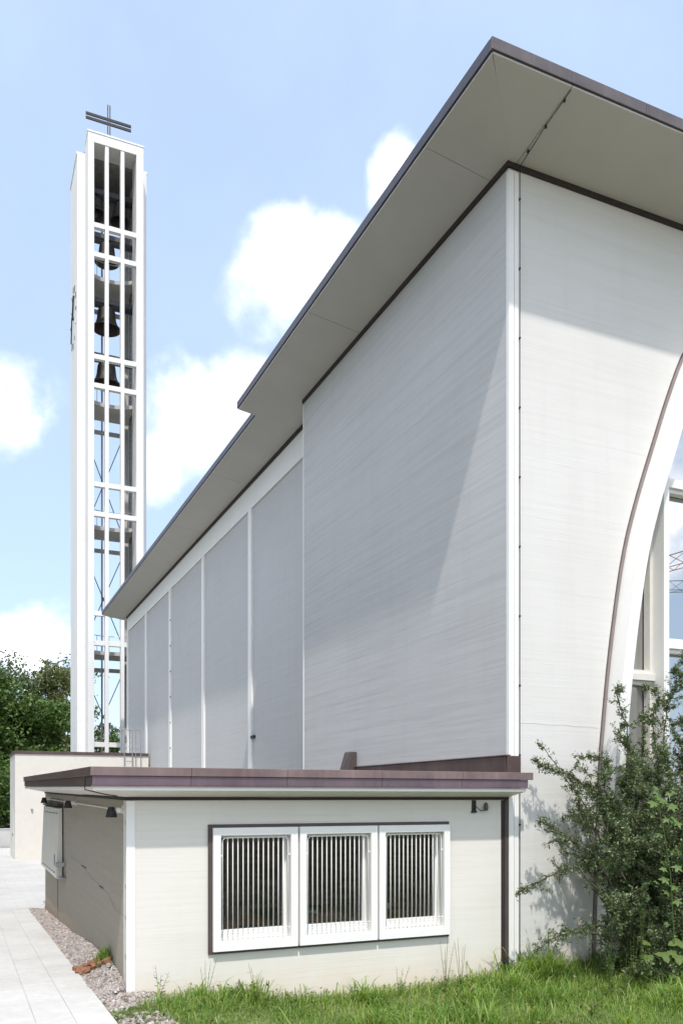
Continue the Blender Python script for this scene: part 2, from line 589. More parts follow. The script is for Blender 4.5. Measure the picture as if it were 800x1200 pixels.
def gravel_z(x, y):
    t = min(1, max(0, (x + 0.38) / 0.38))
    t = t * t * (3 - 2 * t)
    top = lerp(y, [-2, 0, 1.1, 3.2, 5.5, 11.9], [-0.1, -0.02, 0.12, 0.04, -0.13, -0.43])
    return (path_z(y) - 0.015) * (1 - t) + top * t


def gz(x, y):
    if x <= -0.38:
        return path_z(y) - (0.09 if x > -6.2 else 0.03)
    if y >= 0 and x <= 0:
        return gravel_z(x, y) - 0.02
    if y >= 11.9:
        return path_z(y) - 0.09
    t = min(1, max(0, (x + 0.38) / 0.7))
    t = t * t * (3 - 2 * t)
    return (path_z(y) - 0.03) * (1 - t) + bank_z(x, y) * t


def grid(xs, ys, zf):
    mb = MB()
    mb.v = [(x, y, zf(x, y)) for y in ys for x in xs]
    n = len(xs)
    mb.f = [(j * n + i, j * n + i + 1, (j + 1) * n + i + 1, (j + 1) * n + i) for j in range(len(ys) - 1) for i in range(n - 1)]
    return mb


xs = [-1500, -400, -120, -50, -20, -10, -6.3, -6.2, -3, -1, -0.381] + list(np.arange(-0.36, 0.7, 0.06)) + list(np.arange(0.7, 14, 0.25)) + [15, 18, 24, 40, 100, 400, 1500]
ys = [-600, -200, -80, -40, -25, -15, -10, -8] + list(np.arange(-7, 0, 0.2)) + [-0.001, 0.0] + list(np.arange(0.3, 12, 0.5)) + [11.9, 12, 14, 20, 36, 60, 100, 300, 900, 2200]
tag(put('ground', grid(xs, ys, gz), M['soil'], smooth=True), kind='structure')

ys2 = list(np.arange(-3.4, 11.7, 0.5))
path = tag(put('path', grid([-6, -3.2, -0.40], [-40, -30, -20, -10, -6, -3.4] + ys2[1:] + [11.6], lambda x, y: path_z(y) - 0.010), M['court']), kind='structure')
tag(put('courtyard', grid([-9, -6, -0.39, 3, 6.4], [11.6, 12.5, 20, 30, 40], lambda x, y: path_z(y) - 0.004), M['court']), kind='structure')
slab = MB()
sw, sl, st_ = 0.397, 0.597, 0.05
c = 0.004
slab.v = [(-sw / 2, -sl / 2, -st_), (sw / 2, -sl / 2, -st_), (sw / 2, sl / 2, -st_), (-sw / 2, sl / 2, -st_),
          (-sw / 2, -sl / 2, -c), (sw / 2, -sl / 2, -c), (sw / 2, sl / 2, -c), (-sw / 2, sl / 2, -c),
          (-sw / 2 + c, -sl / 2 + c, 0), (sw / 2 - c, -sl / 2 + c, 0), (sw / 2 - c, sl / 2 - c, 0), (-sw / 2 + c, sl / 2 - c, 0)]
slab.f = [(0, 1, 5, 4), (1, 2, 6, 5), (2, 3, 7, 6), (3, 0, 4, 7), (4, 5, 9, 8), (5, 6, 10, 9), (6, 7, 11, 10), (7, 4, 8, 11), (8, 9, 10, 11)]
first = None
for i in range(7):
    for j in range(25):
        x = -0.38 - 0.2 - 0.4 * i
        y = -3.4 + 0.3 + 0.6 * j + (0.3 if i % 2 else 0)
        p = (x, y, path_z(y) + random.uniform(-0.002, 0.002))
        if first is None:
            o = first = put('paving_slab', slab, M['paver'], path, local=p)
        else:
            o = again(first, p)
        o.rotation_euler = (-0.0275 + random.uniform(-.002, .002), random.uniform(-.002, .002), random.uniform(-.003, .003))


# pebbles
def pebbles(n, pos_fn, size):
    base = np.array([(-1, -1, -.7), (1, -1, -.7), (1, 1, -.7), (-1, 1, -.7), (-1, -1, .7), (1, -1, .7), (1, 1, .7), (-1, 1, .7), (0, 0, 1.1), (0, 0, -1)], float)
    base[:8] *= 0.72
    fs = np.array([(4, 5, 8), (5, 6, 8), (6, 7, 8), (7, 4, 8), (0, 1, 5), (0, 5, 4), (1, 2, 6), (1, 6, 5), (2, 3, 7), (2, 7, 6), (3, 0, 4), (3, 4, 7)])
    V = np.empty((n, 10, 3))
    for i in range(n):
        s = size * rng.uniform(.5, 1.25)
        v = base * (1 + rng.uniform(-.3, .3, (10, 3))) * s * np.array([1, rng.uniform(.6, 1.1), rng.uniform(.45, .8)])
        a, bq = rng.uniform(0, 6.28), rng.uniform(-.5, .5)
        rz = np.array([[math.cos(a), -math.sin(a), 0], [math.sin(a), math.cos(a), 0], [0, 0, 1]])
        rx = np.array([[1, 0, 0], [0, math.cos(bq), -math.sin(bq)], [0, math.sin(bq), math.cos(bq)]])
        V[i] = v @ rx.T @ rz.T + np.array(pos_fn())
    F = (fs[None] + (np.arange(n) * 10)[:, None, None]).reshape(-1)
    return V.reshape(-1, 3), F, np.full(n * len(fs), 3)


def peb_pos():
    while True:
        if rng.random() < 0.84:
            y = 11.8 * rng.random() ** 1.25
            x = rng.uniform(-0.385, -0.01)
            return x, y, gravel_z(x, y) + rng.uniform(-.012, .012)
        x, y = rng.uniform(-0.36, 0.75), rng.uniform(-1.9, 0)
        if y > -0.75 + x * 0.75 + rng.normal(0, .1) or (y < -1.15 and x < 0.25 and rng.random() < .6):
            return x, y, gz(x, y) + rng.uniform(0, .008)


tag(fast('gravel', *pebbles(9000, peb_pos, 0.026), M['pebble']), 'strip of pale pinkish pebbles along the foot of the annex side wall', None, None, 'stuff')

# broken brick pieces on the gravel
for k in range(22):
    mb = MB()
    v = np.array([(-1, -1, -1), (1, -1, -1), (1, 1, -1), (-1, 1, -1), (-1, -1, 1), (1, -1, 1), (1, 1, 1), (-1, 1, 1)], float)
    v = v * np.array([random.uniform(.035, .07), random.uniform(.03, .05), random.uniform(.018, .035)]) * (1 + rng.uniform(-.3, .3, (8, 3)))
    mb.hexa([tuple(p) for p in v])
    x = -0.37 + 0.30 * (k / 21) + random.uniform(-.02, .02)
    y = 1.85 - 0.6 * (k / 21) + random.uniform(-.2, .2)
    o = put('brick_piece', mb, M['brick'], bevel=0.006, local=(x, y, gravel_z(x, y) + 0.045))
    o.rotation_euler = (random.uniform(-.4, .4), random.uniform(-.4, .4), random.uniform(0, 3))
    tag(o, 'broken reddish brick piece lying in the little heap on the gravel beside the path', 'brick piece', 'broken brick pieces on the gravel')

# ------------------------------------------------------------------ church
church = thing('church', 'tall white modern church with flat overhanging copper-edged roof and curved front arch', 'church', (14, 18, 0))
XL, XR, XC = 5.8, 22.2, 14.0
ZT = 12.2
arch = [(-0.6, 7.40), (1.0, 7.46), (1.84, 7.49), (2.96, 7.55), (3.42, 7.59), (4.77, 7.75), (6.25, 8.0), (7.23, 8.27), (8.52, 8.74), (9.2, 9.0), (9.93, 9.32), (10.5, 9.68), (11.0, 10.15), (11.4, 10.75), (11.7, 11.6), (11.88, 12.7), (11.93, 14.0)]


def smooth_curve(pts, n=60):
    t = np.linspace(0, 1, len(pts))
    P = np.array([(x, z) for z, x in pts])
    d = np.concatenate(([0], np.cumsum(np.hypot(*np.diff(P, axis=0).T))))
    # Catmull-Rom through the points
    out = []
    for i in range(len(P) - 1):
        p0, p1, p2, p3 = P[max(i - 1, 0)], P[i], P[i + 1], P[min(i + 2, len(P) - 1)]
        m = max(2, int(round(n * (d[i + 1] - d[i]) / d[-1])))
        for k in range(m):
            s = k / m
            out.append(0.5 * ((2 * p1) + (-p0 + p2) * s + (2 * p0 - 5 * p1 + 4 * p2 - p3) * s * s + (-p0 + 3 * p1 - 3 * p2 + p3) * s ** 3))
    out.append(P[-1])
    return [tuple(p) for p in out]


left = smooth_curve(arch)
full = left + [(2 * XC - x, z) for x, z in reversed(left[:-1])]
fw = MB()
y0, y1 = 0.0, 0.4
for (xa, za), (xb, zb) in zip(left[:-1], left[1:]):
    for mir in (False, True):
        f = (lambda x: 2 * XC - x) if mir else (lambda x: x)
        for yy in (y0, y1):
            q = [(f(XL), yy, za), (f(xa), yy, za), (f(xb), yy, zb), (f(XL), yy, zb)]
            fw.add(q, [(0, 1, 2, 3)] if (yy == y0) != mir else [(3, 2, 1, 0)])
        fw.add([(f(xa), y0, za), (f(xa), y1, za), (f(xb), y1, zb), (f(xb), y0, zb)], [(0, 1, 2, 3)])
for yy in (y0, y1):
    fw.add([(XL, yy, left[-1][1]), (XR, yy, left[-1][1]), (XR, yy, ZT), (XL, yy, ZT)], [(0, 1, 2, 3)])
for x in (XL, XR):
    fw.add([(x, y0, -.6), (x, y1, -.6), (x, y1, ZT), (x, y0, ZT)], [(0, 1, 2, 3)])
put('front_wall', fw, M['front'], church)


def offset_curve(pts, d):
    out = []
    for i, p in enumerate(pts):
        a, b = pts[max(i - 1, 0)], pts[min(i + 1, len(pts) - 1)]
        tx, tz = b[0] - a[0], b[1] - a[1]
        l = math.hypot(tx, tz)
        out.append((p[0] + tz / l * d, p[1] - tx / l * d))
    return out


def sweep_rect(pts, d0, d1, ya, yb):
    """rectangular band along a curve in the facade plane"""
    A, B = offset_curve(pts, d0), offset_curve(pts, d1)
    mb = MB()
    n = len(pts)
    mb.v = [(x, ya, z) for x, z in A] + [(x, ya, z) for x, z in B] + [(x, yb, z) for x, z in B] + [(x, yb, z) for x, z in A]
    for i in range(n - 1):
        for k in range(4):
            k2 = (k + 1) % 4
            mb.f.append((k * n + i, k2 * n + i, k2 * n + i + 1, k * n + i + 1))
    mb.f += [(0, 3 * n, 2 * n, n), (n - 1, 2 * n - 1, 3 * n - 1, 4 * n - 1)]
    return mb


ck_ = MB()
cpts = [(6.0, 3.56), (6.3, 3.565), (6.6, 3.55), (6.85, 3.56), (7.1, 3.54), (7.4, 3.545), (7.54, 3.53)]
for (xa, za), (xb, zb) in zip(cpts[:-1], cpts[1:]):
    ck_.hexa([(xa, -.003, za), (xb, -.003, zb), (xb, .002, zb), (xa, .002, za), (xa, -.003, za + .007), (xb, -.003, zb + .007), (xb, .002, zb + .007), (xa, .002, za + .007)])
put('crack', ck_, M['conc'], church)
put('arch_joint', sweep_rect(full, 0.025, 0.075, -0.014, 0.3), M['arch_joint'], church)
rib = put('arch_rib', sweep_rect(full, 0.078, 0.28, -0.33, 0.62), M['white'], church)
# glazing behind the rib
win = put('glazing', MB().add([(7.3, 0.62, -.5), (20.7, 0.62, -.5), (20.7, 0.62, 11.8), (7.3, 0.62, 11.8)], [(0, 1, 2, 3)]), M['glass'], church)


def arch_x(z):
    return float(np.interp(z, [p[1] for p in left], [p[0] for p in left]))


def arch_z(x):
    xx = x if x <= XC else 2 * XC - x
    return float(np.interp(xx, [p[0] for p in left], [p[1] for p in left]))


fins = [9.23 + 2.385 * k for k in range(5)]
for x in fins:
    zt = arch_z(x) - 0.35
    put('mullion', MB().box(x - 0.06, x + 0.06, 0.20, 0.615, -0.5, zt), M['white'], church, bevel=0.004)
# casement frames inside each bay
edges = [None] + fins + [None]
for k in range(len(edges) - 1):
    xa = edges[k] + 0.062 if edges[k] else 7.75
    xb = edges[k + 1] - 0.062 if edges[k + 1] else 20.25
    levels = [-0.5, 2.1, 4.5, 9.2] if k in (0, 5) else [-0.5, 2.3, 5.1, 7.95, 10.2]
    for za, zb in zip(levels[:-1], levels[1:]):
        xm = (xa + xb) / 2
        if k == 0:
            xa2, xb2 = max(xa, arch_x(za) + 0.25), xb
            if xb2 - xa2 < 0.35:
                continue
        else:
            xa2, xb2 = xa, xb
            if min(arch_z(xa2), arch_z(xb2)) < zb and k != 5:
                zb = min(arch_z(xa2), arch_z(xb2)) - 0.3
                if zb - za < .5:
                    continue
        fr = MB()
        t = 0.07
        fr.wall([xa2, xa2 + t, xb2 - t, xb2], [za + .06, za + .06 + t, zb - .06 - t, zb - .06], [(xa2 + t, xb2 - t, za + .06 + t, zb - .06 - t)], lambda u, v, d: (u, d, v), 0.46, 0.60)
        fr.wall([xa2, xa2 + .02, xb2 - .02, xb2], [zb - .055, zb - .035, zb + .035, zb + .055], [], lambda u, v, d: (u, d, v), 0.40, 0.59)
        put('window_frame', fr, M['cream'] if k == 0 else M['white'], church, bevel=0.004)
# corner trim on the front edge: two pale strips with a groove, then the conductor wire
put('corner_trim', MB().box(5.79, 5.885, -0.03, 0.05, -0.6, ZT - 0.10), M['white'], church, bevel=0.004)
put('corner_trim', MB().box(5.897, 5.975, -0.022, -0.002, -0.6, ZT - 0.10), M['white'], church, bevel=0.003)
put('corner_trim', MB().box(22.02, 22.21, -0.03, 0.05, -0.6, ZT - 0.10), M['white'], church, bevel=0.004)
wire = put('lightning_conductor', MB().tube([(5.99, -0.03, -0.4), (5.99, -0.03, 12.14), (5.98, -0.06, 12.19), (5.93, -0.7, 12.285), (5.92, -1.33, 12.38)], 0.006, 6), M['dark'], church)
for k in range(11):
    z = 0.9 + 1.08 * k
    put('wire_clip', MB().box(5.979, 6.001, -0.04, 0.0, z - .014, z + .014), M['dark'], wire)
for k in range(3):
    t = (k + .6) / 3
    put('wire_clip', MB().box(5.928, 5.952, -0.05 - 1.28 * t - .014, -0.05 - 1.28 * t + .014, 12.18 + 0.20 * t - .012, 12.20 + 0.2 * t + .012), M['dark'], wire)

# side walls
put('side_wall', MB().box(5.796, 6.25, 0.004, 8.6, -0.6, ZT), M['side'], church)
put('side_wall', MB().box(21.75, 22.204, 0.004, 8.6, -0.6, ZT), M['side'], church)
put('edge_trim', MB().box(5.785, 5.83, 8.58, 8.625, 2.6, ZT - 0.1), M['white'], church)
PY = [8.6, 14.4, 20.05, 25.55, 30.8, 35.8]
for sgn in (1, -1):
    X = (lambda x: x) if sgn > 0 else (lambda x: 2 * XC - x)
    for i in range(5):
        ya, yb = PY[i] + (0.16 if i else 0.002), PY[i + 1] - 0.16
        a, b = sorted((X(6.34), X(6.6)))
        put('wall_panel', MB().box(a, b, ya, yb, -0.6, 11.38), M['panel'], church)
    a, b = sorted((X(6.27), X(6.62)))
    for yy in PY[1:]:
        put('pilaster', MB().box(a, b, yy - 0.158, yy + 0.158, -0.6, 11.398), M['white'], church, bevel=0.006)
    a, b = sorted((X(6.285), X(6.63)))
    put('wall_beam', MB().box(a, b, 8.602, 35.958, 11.40, ZT), M['white'], church, bevel=0.006)
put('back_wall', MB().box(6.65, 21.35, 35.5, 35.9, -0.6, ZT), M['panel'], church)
put('interior_floor', MB().box(6.7, 21.3, 0.95, 35.4, -0.5, -0.3), M['dim'], church)
# services on the side wall
for k in range(6):
    put('pipe_clip', MB().box(6.255, 6.28, 25.36, 25.42, 4.5 + 1.1 * k, 4.56 + 1.1 * k), M['dark'], church)
put('vent', MB().box(6.26, 6.345, 14.0, 14.28, 4.24, 4.32), M['dark'], church)
put('roof_outlet', MB().hexa([(5.55, 5.5, 2.85), (5.79, 5.5, 2.85), (5.79, 5.85, 2.85), (5.5, 5.85, 2.85), (5.66, 5.5, 3.38), (5.79, 5.5, 3.38), (5.79, 5.85, 3.38), (5.66, 5.85, 3.38)]), M['joint_dark'], church, bevel=0.008)

# roof: two steps in plan, sloping soffit panels, copper edge
ZE = 12.4
FX0, FX1, FY0, FY1 = 4.59, 2 * XC - 4.59, -1.35, 10.12
RX0, RX1, RY1 = 5.12, 2 * XC - 5.12, 36.9
roof = put('roof', MB().box(FX0 + .02, FX1 - .02, FY0 + .02, FY1 - .02, ZE + .035, 12.58).box(RX0 + .02, RX1 - .02, FY1 - .018, RY1 - .02, ZE + .035, 12.578)
           .box(5.86, 22.14, 0.1, 8.5, 12.225, 12.43).box(6.35, 21.65, 8.5, 35.8, 12.228, 12.428), M['roofing'], church)


def soffit_strip(x_out, x_in, ya, yb, z_out=ZE, z_in=12.22, t=0.03, ya_in=None, yb_in=None):
    ya_in = ya if ya_in is None else ya_in
    yb_in = yb if yb_in is None else yb_in
    mb = MB()
    mb.hexa([(x_out, ya, z_out), (x_in, ya_in, z_in), (x_in, yb_in, z_in), (x_out, yb, z_out),
             (x_out, ya, z_out + t), (x_in, ya_in, z_in + t), (x_in, yb_in, z_in + t), (x_out, yb, z_out + t)])
    return mb


g = 0.005
for sgn in (1, -1):
    X = (lambda x: x) if sgn > 0 else (lambda x: 2 * XC - x)
    # front block side soffit: joint at y 0.45 and 5.3
    cuts = [FY0, 0.45, 5.3, FY1]
    for i in range(3):
        ya, yb = cuts[i] + g, cuts[i + 1] - g
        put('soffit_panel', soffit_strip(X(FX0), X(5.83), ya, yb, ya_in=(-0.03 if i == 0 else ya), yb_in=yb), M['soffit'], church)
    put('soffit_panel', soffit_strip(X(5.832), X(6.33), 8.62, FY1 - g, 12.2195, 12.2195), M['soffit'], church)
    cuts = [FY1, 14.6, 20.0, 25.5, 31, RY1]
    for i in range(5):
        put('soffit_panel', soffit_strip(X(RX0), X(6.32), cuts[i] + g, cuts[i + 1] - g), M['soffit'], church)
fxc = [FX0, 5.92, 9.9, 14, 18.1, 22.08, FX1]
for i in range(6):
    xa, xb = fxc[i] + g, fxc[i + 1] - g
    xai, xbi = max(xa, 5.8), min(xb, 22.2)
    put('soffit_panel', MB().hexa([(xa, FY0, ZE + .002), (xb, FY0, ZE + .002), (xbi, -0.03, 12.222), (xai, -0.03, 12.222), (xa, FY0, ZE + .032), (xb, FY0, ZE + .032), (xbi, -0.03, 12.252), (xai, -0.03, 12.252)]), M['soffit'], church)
# dark joint between wall head and soffit
put('wall_head_joint', MB().box(5.765, 22.235, -0.04, -0.004, 12.14, 12.226), M['gap'], church)
for sgn in (1, -1):
    X = (lambda x: x) if sgn > 0 else (lambda x: 2 * XC - x)
    a, b = sorted((X(5.762), X(5.797)))
    put('wall_head_joint', MB().box(a, b, -0.038, 8.62, 12.14, 12.228), M['gap'], church)
    a, b = sorted((X(6.25), X(6.283)))
    put('wall_head_joint', MB().box(a, b, 8.63, 35.98, 12.11, 12.228), M['gap'], church)


def fascia_run(p, q, name, mat, z0, z1, t, seg, out):
    """copper edge in lengths; p->q along an axis, thickness t to the side `out`"""
    p, q = Vector(p), Vector(q)
    n = max(1, round((q - p).length / seg))
    for k in range(n):
        a, b = p.lerp(q, k / n), p.lerp(q, (k + 1) / n)
        d = (b - a).normalized() * 0.002
        a, b = a + d, b - d
        c2, d2 = a + Vector(out) * t, b + Vector(out) * t
        xs_, ys_ = [v.x for v in (a, b, c2, d2)], [v.y for v in (a, b, c2, d2)]
        put(name, MB().box(min(xs_), max(xs_), min(ys_), max(ys_), z0, z1), mat, roof, bevel=0.004)


E0, E1 = 12.44, 12.605
fascia_run((FX0 - .03, FY0 - .03, 0), (FX1 + .03, FY0 - .03, 0), 'fascia', M['roof_copper'], E0, E1, 0.05, 1.33, (0, 1, 0))
fascia_run((FX0 - .03, FY0 + .022, 0), (FX0 - .03, FY1 + .0, 0), 'fascia', M['roof_copper_side'], E0, E1, 0.05, 2.9, (1, 0, 0))
fascia_run((FX1 + .03, FY0 + .022, 0), (FX1 + .03, FY1, 0), 'fascia', M['roof_copper_side'], E0, E1, 0.05, 2.9, (-1, 0, 0))
fascia_run((RX0 - .03, FY1 + .05, 0), (RX0 - .03, RY1 - .025, 0), 'fascia', M['roof_copper_side'], E0, E1, 0.05, 2.9, (1, 0, 0))
fascia_run((RX1 + .03, FY1 + .05, 0), (RX1 + .03, RY1 - .025, 0), 'fascia', M['roof_copper_side'], E0, E1, 0.05, 2.9, (-1, 0, 0))
fascia_run((RX0 - .03, RY1 + .03, 0), (RX1 + .03, RY1 + .03, 0), 'fascia', M['roof_copper_side'], E0, E1, 0.05, 2.9, (0, -1, 0))
put('fascia', MB().box(FX0 - .028, RX0 + .02, FY1 + .002, FY1 + .045, E0, E1 - .002), M['roof_copper_side'], roof)
put('fascia', MB().box(RX1 - .02, FX1 + .028, FY1 + .002, FY1 + .045, E0, E1 - .002), M['roof_copper_side'], roof)
put('drip_joint', MB().box(FX0 + .004, FX1 - .004, FY0 + .004, FY0 + .03, ZE + .034, E0 + .01).box(FX0 + .004, FX0 + .03, FY0 + .032, FY1 - .01, ZE + .034, E0 + .01)
    .box(RX0 + .004, RX0 + .03, FY1 + .05, RY1 - .01, ZE + .034, E0 + .01), M['gap'], roof)
# copper upstand where the annex roof meets the side wall
put('flashing', MB().hexa([(5.74, -0.02, 2.7), (5.796, -0.02, 2.7), (5.796, 5.6, 2.7), (5.74, 5.6, 2.7), (5.74, -0.02, 3.04), (5.796, -0.02, 3.04), (5.796, 5.6, 3.03), (5.74, 5.6, 3.03)]), M['copper_dark'], church, bevel=0.004)
put('flashing', MB().box(5.742, 5.99, -0.055, -0.032, 2.7, 3.045), M['copper_dark'], church, bevel=0.004)
put('flashing_cap', MB().box(5.725, 5.797, -0.06, 5.62, 3.047, 3.062), M['copper'], church)

# ------------------------------------------------------------------ annex
annex = thing('annex', 'low cream flat-roofed annex with three barred white windows in front of the church', 'annex', (2.9, 6, 0))
RISE = 0.012


def lift(y):
    return RISE * max(0, y)


WX = [(1.10, 2.285), (2.315, 3.50), (3.53, 4.70)]
WZ0, WZ1 = 0.37, 2.00
holes = [(a + .09, b - .09, WZ0 + .09, WZ1 - .09) for a, b in WX]
us = [0.0, 5.72] + [e for h in holes for e in h[:2]]
vs_ = [-0.9, 2.365] + [e for h in holes for e in h[2:]]
put('front_wall', MB().wall(us, vs_, holes, lambda u, v, d: (u, d, v), 0.0, 0.28), M['annex'], annex)
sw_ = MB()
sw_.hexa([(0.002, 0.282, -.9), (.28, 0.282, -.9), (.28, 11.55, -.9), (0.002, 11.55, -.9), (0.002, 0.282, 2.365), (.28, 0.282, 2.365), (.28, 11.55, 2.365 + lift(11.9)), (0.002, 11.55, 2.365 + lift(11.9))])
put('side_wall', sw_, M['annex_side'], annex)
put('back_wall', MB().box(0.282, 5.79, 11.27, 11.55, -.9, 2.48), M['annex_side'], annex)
put('floor', MB().box(0.282, 5.79, 0.282, 11.26, -.2, -0.1), M['dim'], annex)
put('room_wall', MB().box(0.285, 5.78, 4.0, 4.1, -.1, 2.4), M['dim'], annex)
put('corner_strip', MB().box(-0.012, 0.095, -0.012, 0.0, -0.6, 2.36), M['white'], annex)
put('corner_strip', MB().box(-0.012, 0.0, 0.003, 0.05, -0.6, 2.36), M['cream'], annex)
put('joint_channel', MB().box(5.722, 5.785, -0.02, 0.2, -0.8, 2.36), M['joint_dark'], annex)
put('joint_shadow_strip', MB().box(5.66, 5.72, -0.012, -0.001, -0.8, 2.36), M['gap'], annex)
put('wall_head_joint', MB().box(-0.006, 5.787, -0.022, 0.0, 2.366, 2.404), M['gap'], annex)
whj = MB()
whj.hexa([(-0.02, 0.0, 2.366), (-0.0, 0.0, 2.366), (-0.0, 11.55, 2.366 + lift(11.9)), (-0.02, 11.55, 2.366 + lift(11.9)), (-0.02, 0.0, 2.40), (-0.0, 0.0, 2.40), (-0.0, 11.55, 2.40 + lift(11.9)), (-0.02, 11.55, 2.40 + lift(11.9))])
put('wall_head_joint', whj, M['gap'], annex)
# roof slab with a bevelled underside
AX0, AX1, AY0, AY1 = -0.48, 5.83, -0.41, 11.6


def prism(pts_outer, pts_inner, z_out, z_in):
    mb = MB()
    n = len(pts_outer)
    mb.v = [(x, y, z_out + lift(y)) for x, y in pts_outer] + [(x, y, z_in + lift(y)) for x, y in pts_inner]
    for i in range(n):
        j = (i + 1) % n
        mb.f.append((i, j, n + j, n + i))
    mb.f.append(tuple(range(n, 2 * n)))
    return mb


outer = [(AX0, AY0), (AX1, AY0), (AX1, AY1), (AX0, AY1)]
inner = [(0.0, 0.0), (5.79, 0.0), (5.79, 11.54), (0.0, 11.54)]
put('soffit', prism(outer, inner, 2.49, 2.405), M['cream'], annex)
aroof = MB()


def ring_box(mb, x0, x1, y0, y1, z0, z1):
    return mb.hexa([(x0, y0, z0 + lift(y0)), (x1, y0, z0 + lift(y0)), (x1, y1, z0 + lift(y1)), (x0, y1, z0 + lift(y1)),
                    (x0, y0, z1 + lift(y0)), (x1, y0, z1 + lift(y0)), (x1, y1, z1 + lift(y1)), (x0, y1, z1 + lift(y1))])


ring_box(aroof, AX0 + .02, 5.735, AY0 + .02, AY1 - .02, 2.50, 2.74)
roofa = put('roof', aroof, M['roofing'], annex)
put('fascia_board', ring_box(MB(), AX0 + .004, AX1 - .004, AY0 + .001, AY0 + .02, 2.488, 2.532), M['white'], roofa)
put('fascia_board', ring_box(MB(), AX0 + .001, AX0 + .02, AY0 + .022, AY1, 2.488, 2.532), M['cream'], roofa)
# upper and lower copper bands in lengths
cx = [AX0 - .03, 0.72, 2.0, 3.4, 4.7, 5.94]
for k in range(5):
    put('upper_band', ring_box(MB(), cx[k] + .0015, cx[k + 1] - .0015, AY0 - .03, AY0 + .018, 2.665, 2.775), M['copper'], roofa, bevel=0.005)
    put('lower_band', ring_box(MB(), max(cx[k], AX0 - .005) + .0015, min(cx[k + 1], 5.86) - .0015, AY0 - .008, AY0 + .018, 2.548, 2.663), M['copper_violet'], roofa, bevel=0.004)
put('drip_edge', ring_box(MB(), AX0 - .02, 5.88, AY0 - .026, AY0 + .015, 2.533, 2.546), M['copper'], roofa)
cy = [AY0 + .02, 2.2, 4.7, 7.2, 9.7, AY1]
for k in range(5):
    put('upper_band', ring_box(MB(), AX0 - .03, AX0 + .018, cy[k] + .0015, cy[k + 1] - .0015, 2.665, 2.775), M['copper_dark'], roofa, bevel=0.005)
    put('lower_band', ring_box(MB(), AX0 - .008, AX0 + .018, cy[k] + .0015, cy[k + 1] - .0015, 2.548, 2.663), M['copper_dark'], roofa, bevel=0.004)

# windows: dark surround, boxed white frame standing proud, grille, sill, pane
put('window_surround', MB().wall([1.045, 1.10, 4.70, 4.715], [0.33, 0.372, 2.0, 2.045], [(1.10, 4.70, 0.372, 2.0)], lambda u, v, d: (u, d, v), -0.03, -0.001), M['joint_dark'], annex)
bar_proto = None
for wi, (a, b) in enumerate(WX):
    fr = MB().wall([a, a + .1, b - .1, b], [WZ0, WZ0 + .1, WZ1 - .1, WZ1], [(a + .1, b - .1, WZ0 + .1, WZ1 - .1)], lambda u, v, d: (u, d, v), -0.085, 0.2)
    wnd = put('window', fr, M['white'], annex, bevel=0.006)
    put('pane', MB().add([(a + .1, .17, WZ0 + .1), (b - .1, .17, WZ0 + .1), (b - .1, .17, WZ1 - .1), (a + .1, .17, WZ1 - .1)], [(0, 1, 2, 3)]), M['glass_dark'], wnd)
    put('sash', MB().wall([a + .1, a + .14, b - .14, b - .1], [WZ0 + .1, WZ0 + .25, WZ1 - .14, WZ1 - .1], [(a + .14, b - .14, WZ0 + .25, WZ1 - .14)], lambda u, v, d: (u, d, v), 0.13, 0.165), M['white'], wnd, bevel=0.003)
    put('sill', MB().hexa([(a + .102, -.06, WZ0 + .10), (b - .102, -.06, WZ0 + .10), (b - .102, .128, WZ0 + .12), (a + .102, .128, WZ0 + .12), (a + .102, -.06, WZ0 + .115), (b - .102, -.06, WZ0 + .115), (b - .102, .128, WZ0 + .16), (a + .102, .128, WZ0 + .16)]), M['white'], wnd)
    # grille: looped frame and upright bars
    xa, xb, za, zb, yg, rr = a + .135, b - .125, WZ0 + .165, WZ1 - .135, -0.03, 0.05
    loop = []
    for cx_, cz_, a0 in ((xb - rr, zb - rr, 0), (xa + rr, zb - rr, 90)):
        for k in range(5):
            an = R(a0 + 22.5 * k)
            loop.append((cx_ + rr * math.cos(an), yg, cz_ + rr * math.sin(an)))
    loop = [(xb, yg, za)] + loop + [(xa, yg, za), ]
    put('grille_frame', MB().tube(loop, 0.0085, 8), M['white'], wnd, smooth=True)
    for z in (za + .10, za + .065, za + .03, za - 0.005, za - .04):
        put('grille_rail', MB().tube([(xa, yg - .01, z), (xb, yg - .01, z)], 0.0045, 6), M['white'], wnd)
    put('grille_bracket', MB().box(a + .098, xa, yg - .006, yg + .006, 0.62, 0.64).box(a + .098, xa, yg - .006, yg + .006, 1.62, 1.64).box(xb, b - .098, yg - .006, yg + .006, 0.62, 0.64).box(xb, b - .098, yg - .006, yg + .006, 1.62, 1.64), M['white'], wnd)
    nb = 13
    for k in range(1, nb):
        p = (xa + (xb - xa) * k / nb, yg, za - .04)
        if bar_proto is None:
            bar_proto = put('grille_bar', MB().tube([(0, 0, 0), (0, 0, zb - za + .038)], 0.0064, 8), M['white'], wnd, smooth=True, local=p)
        else:
            again(bar_proto, p, parent=wnd)

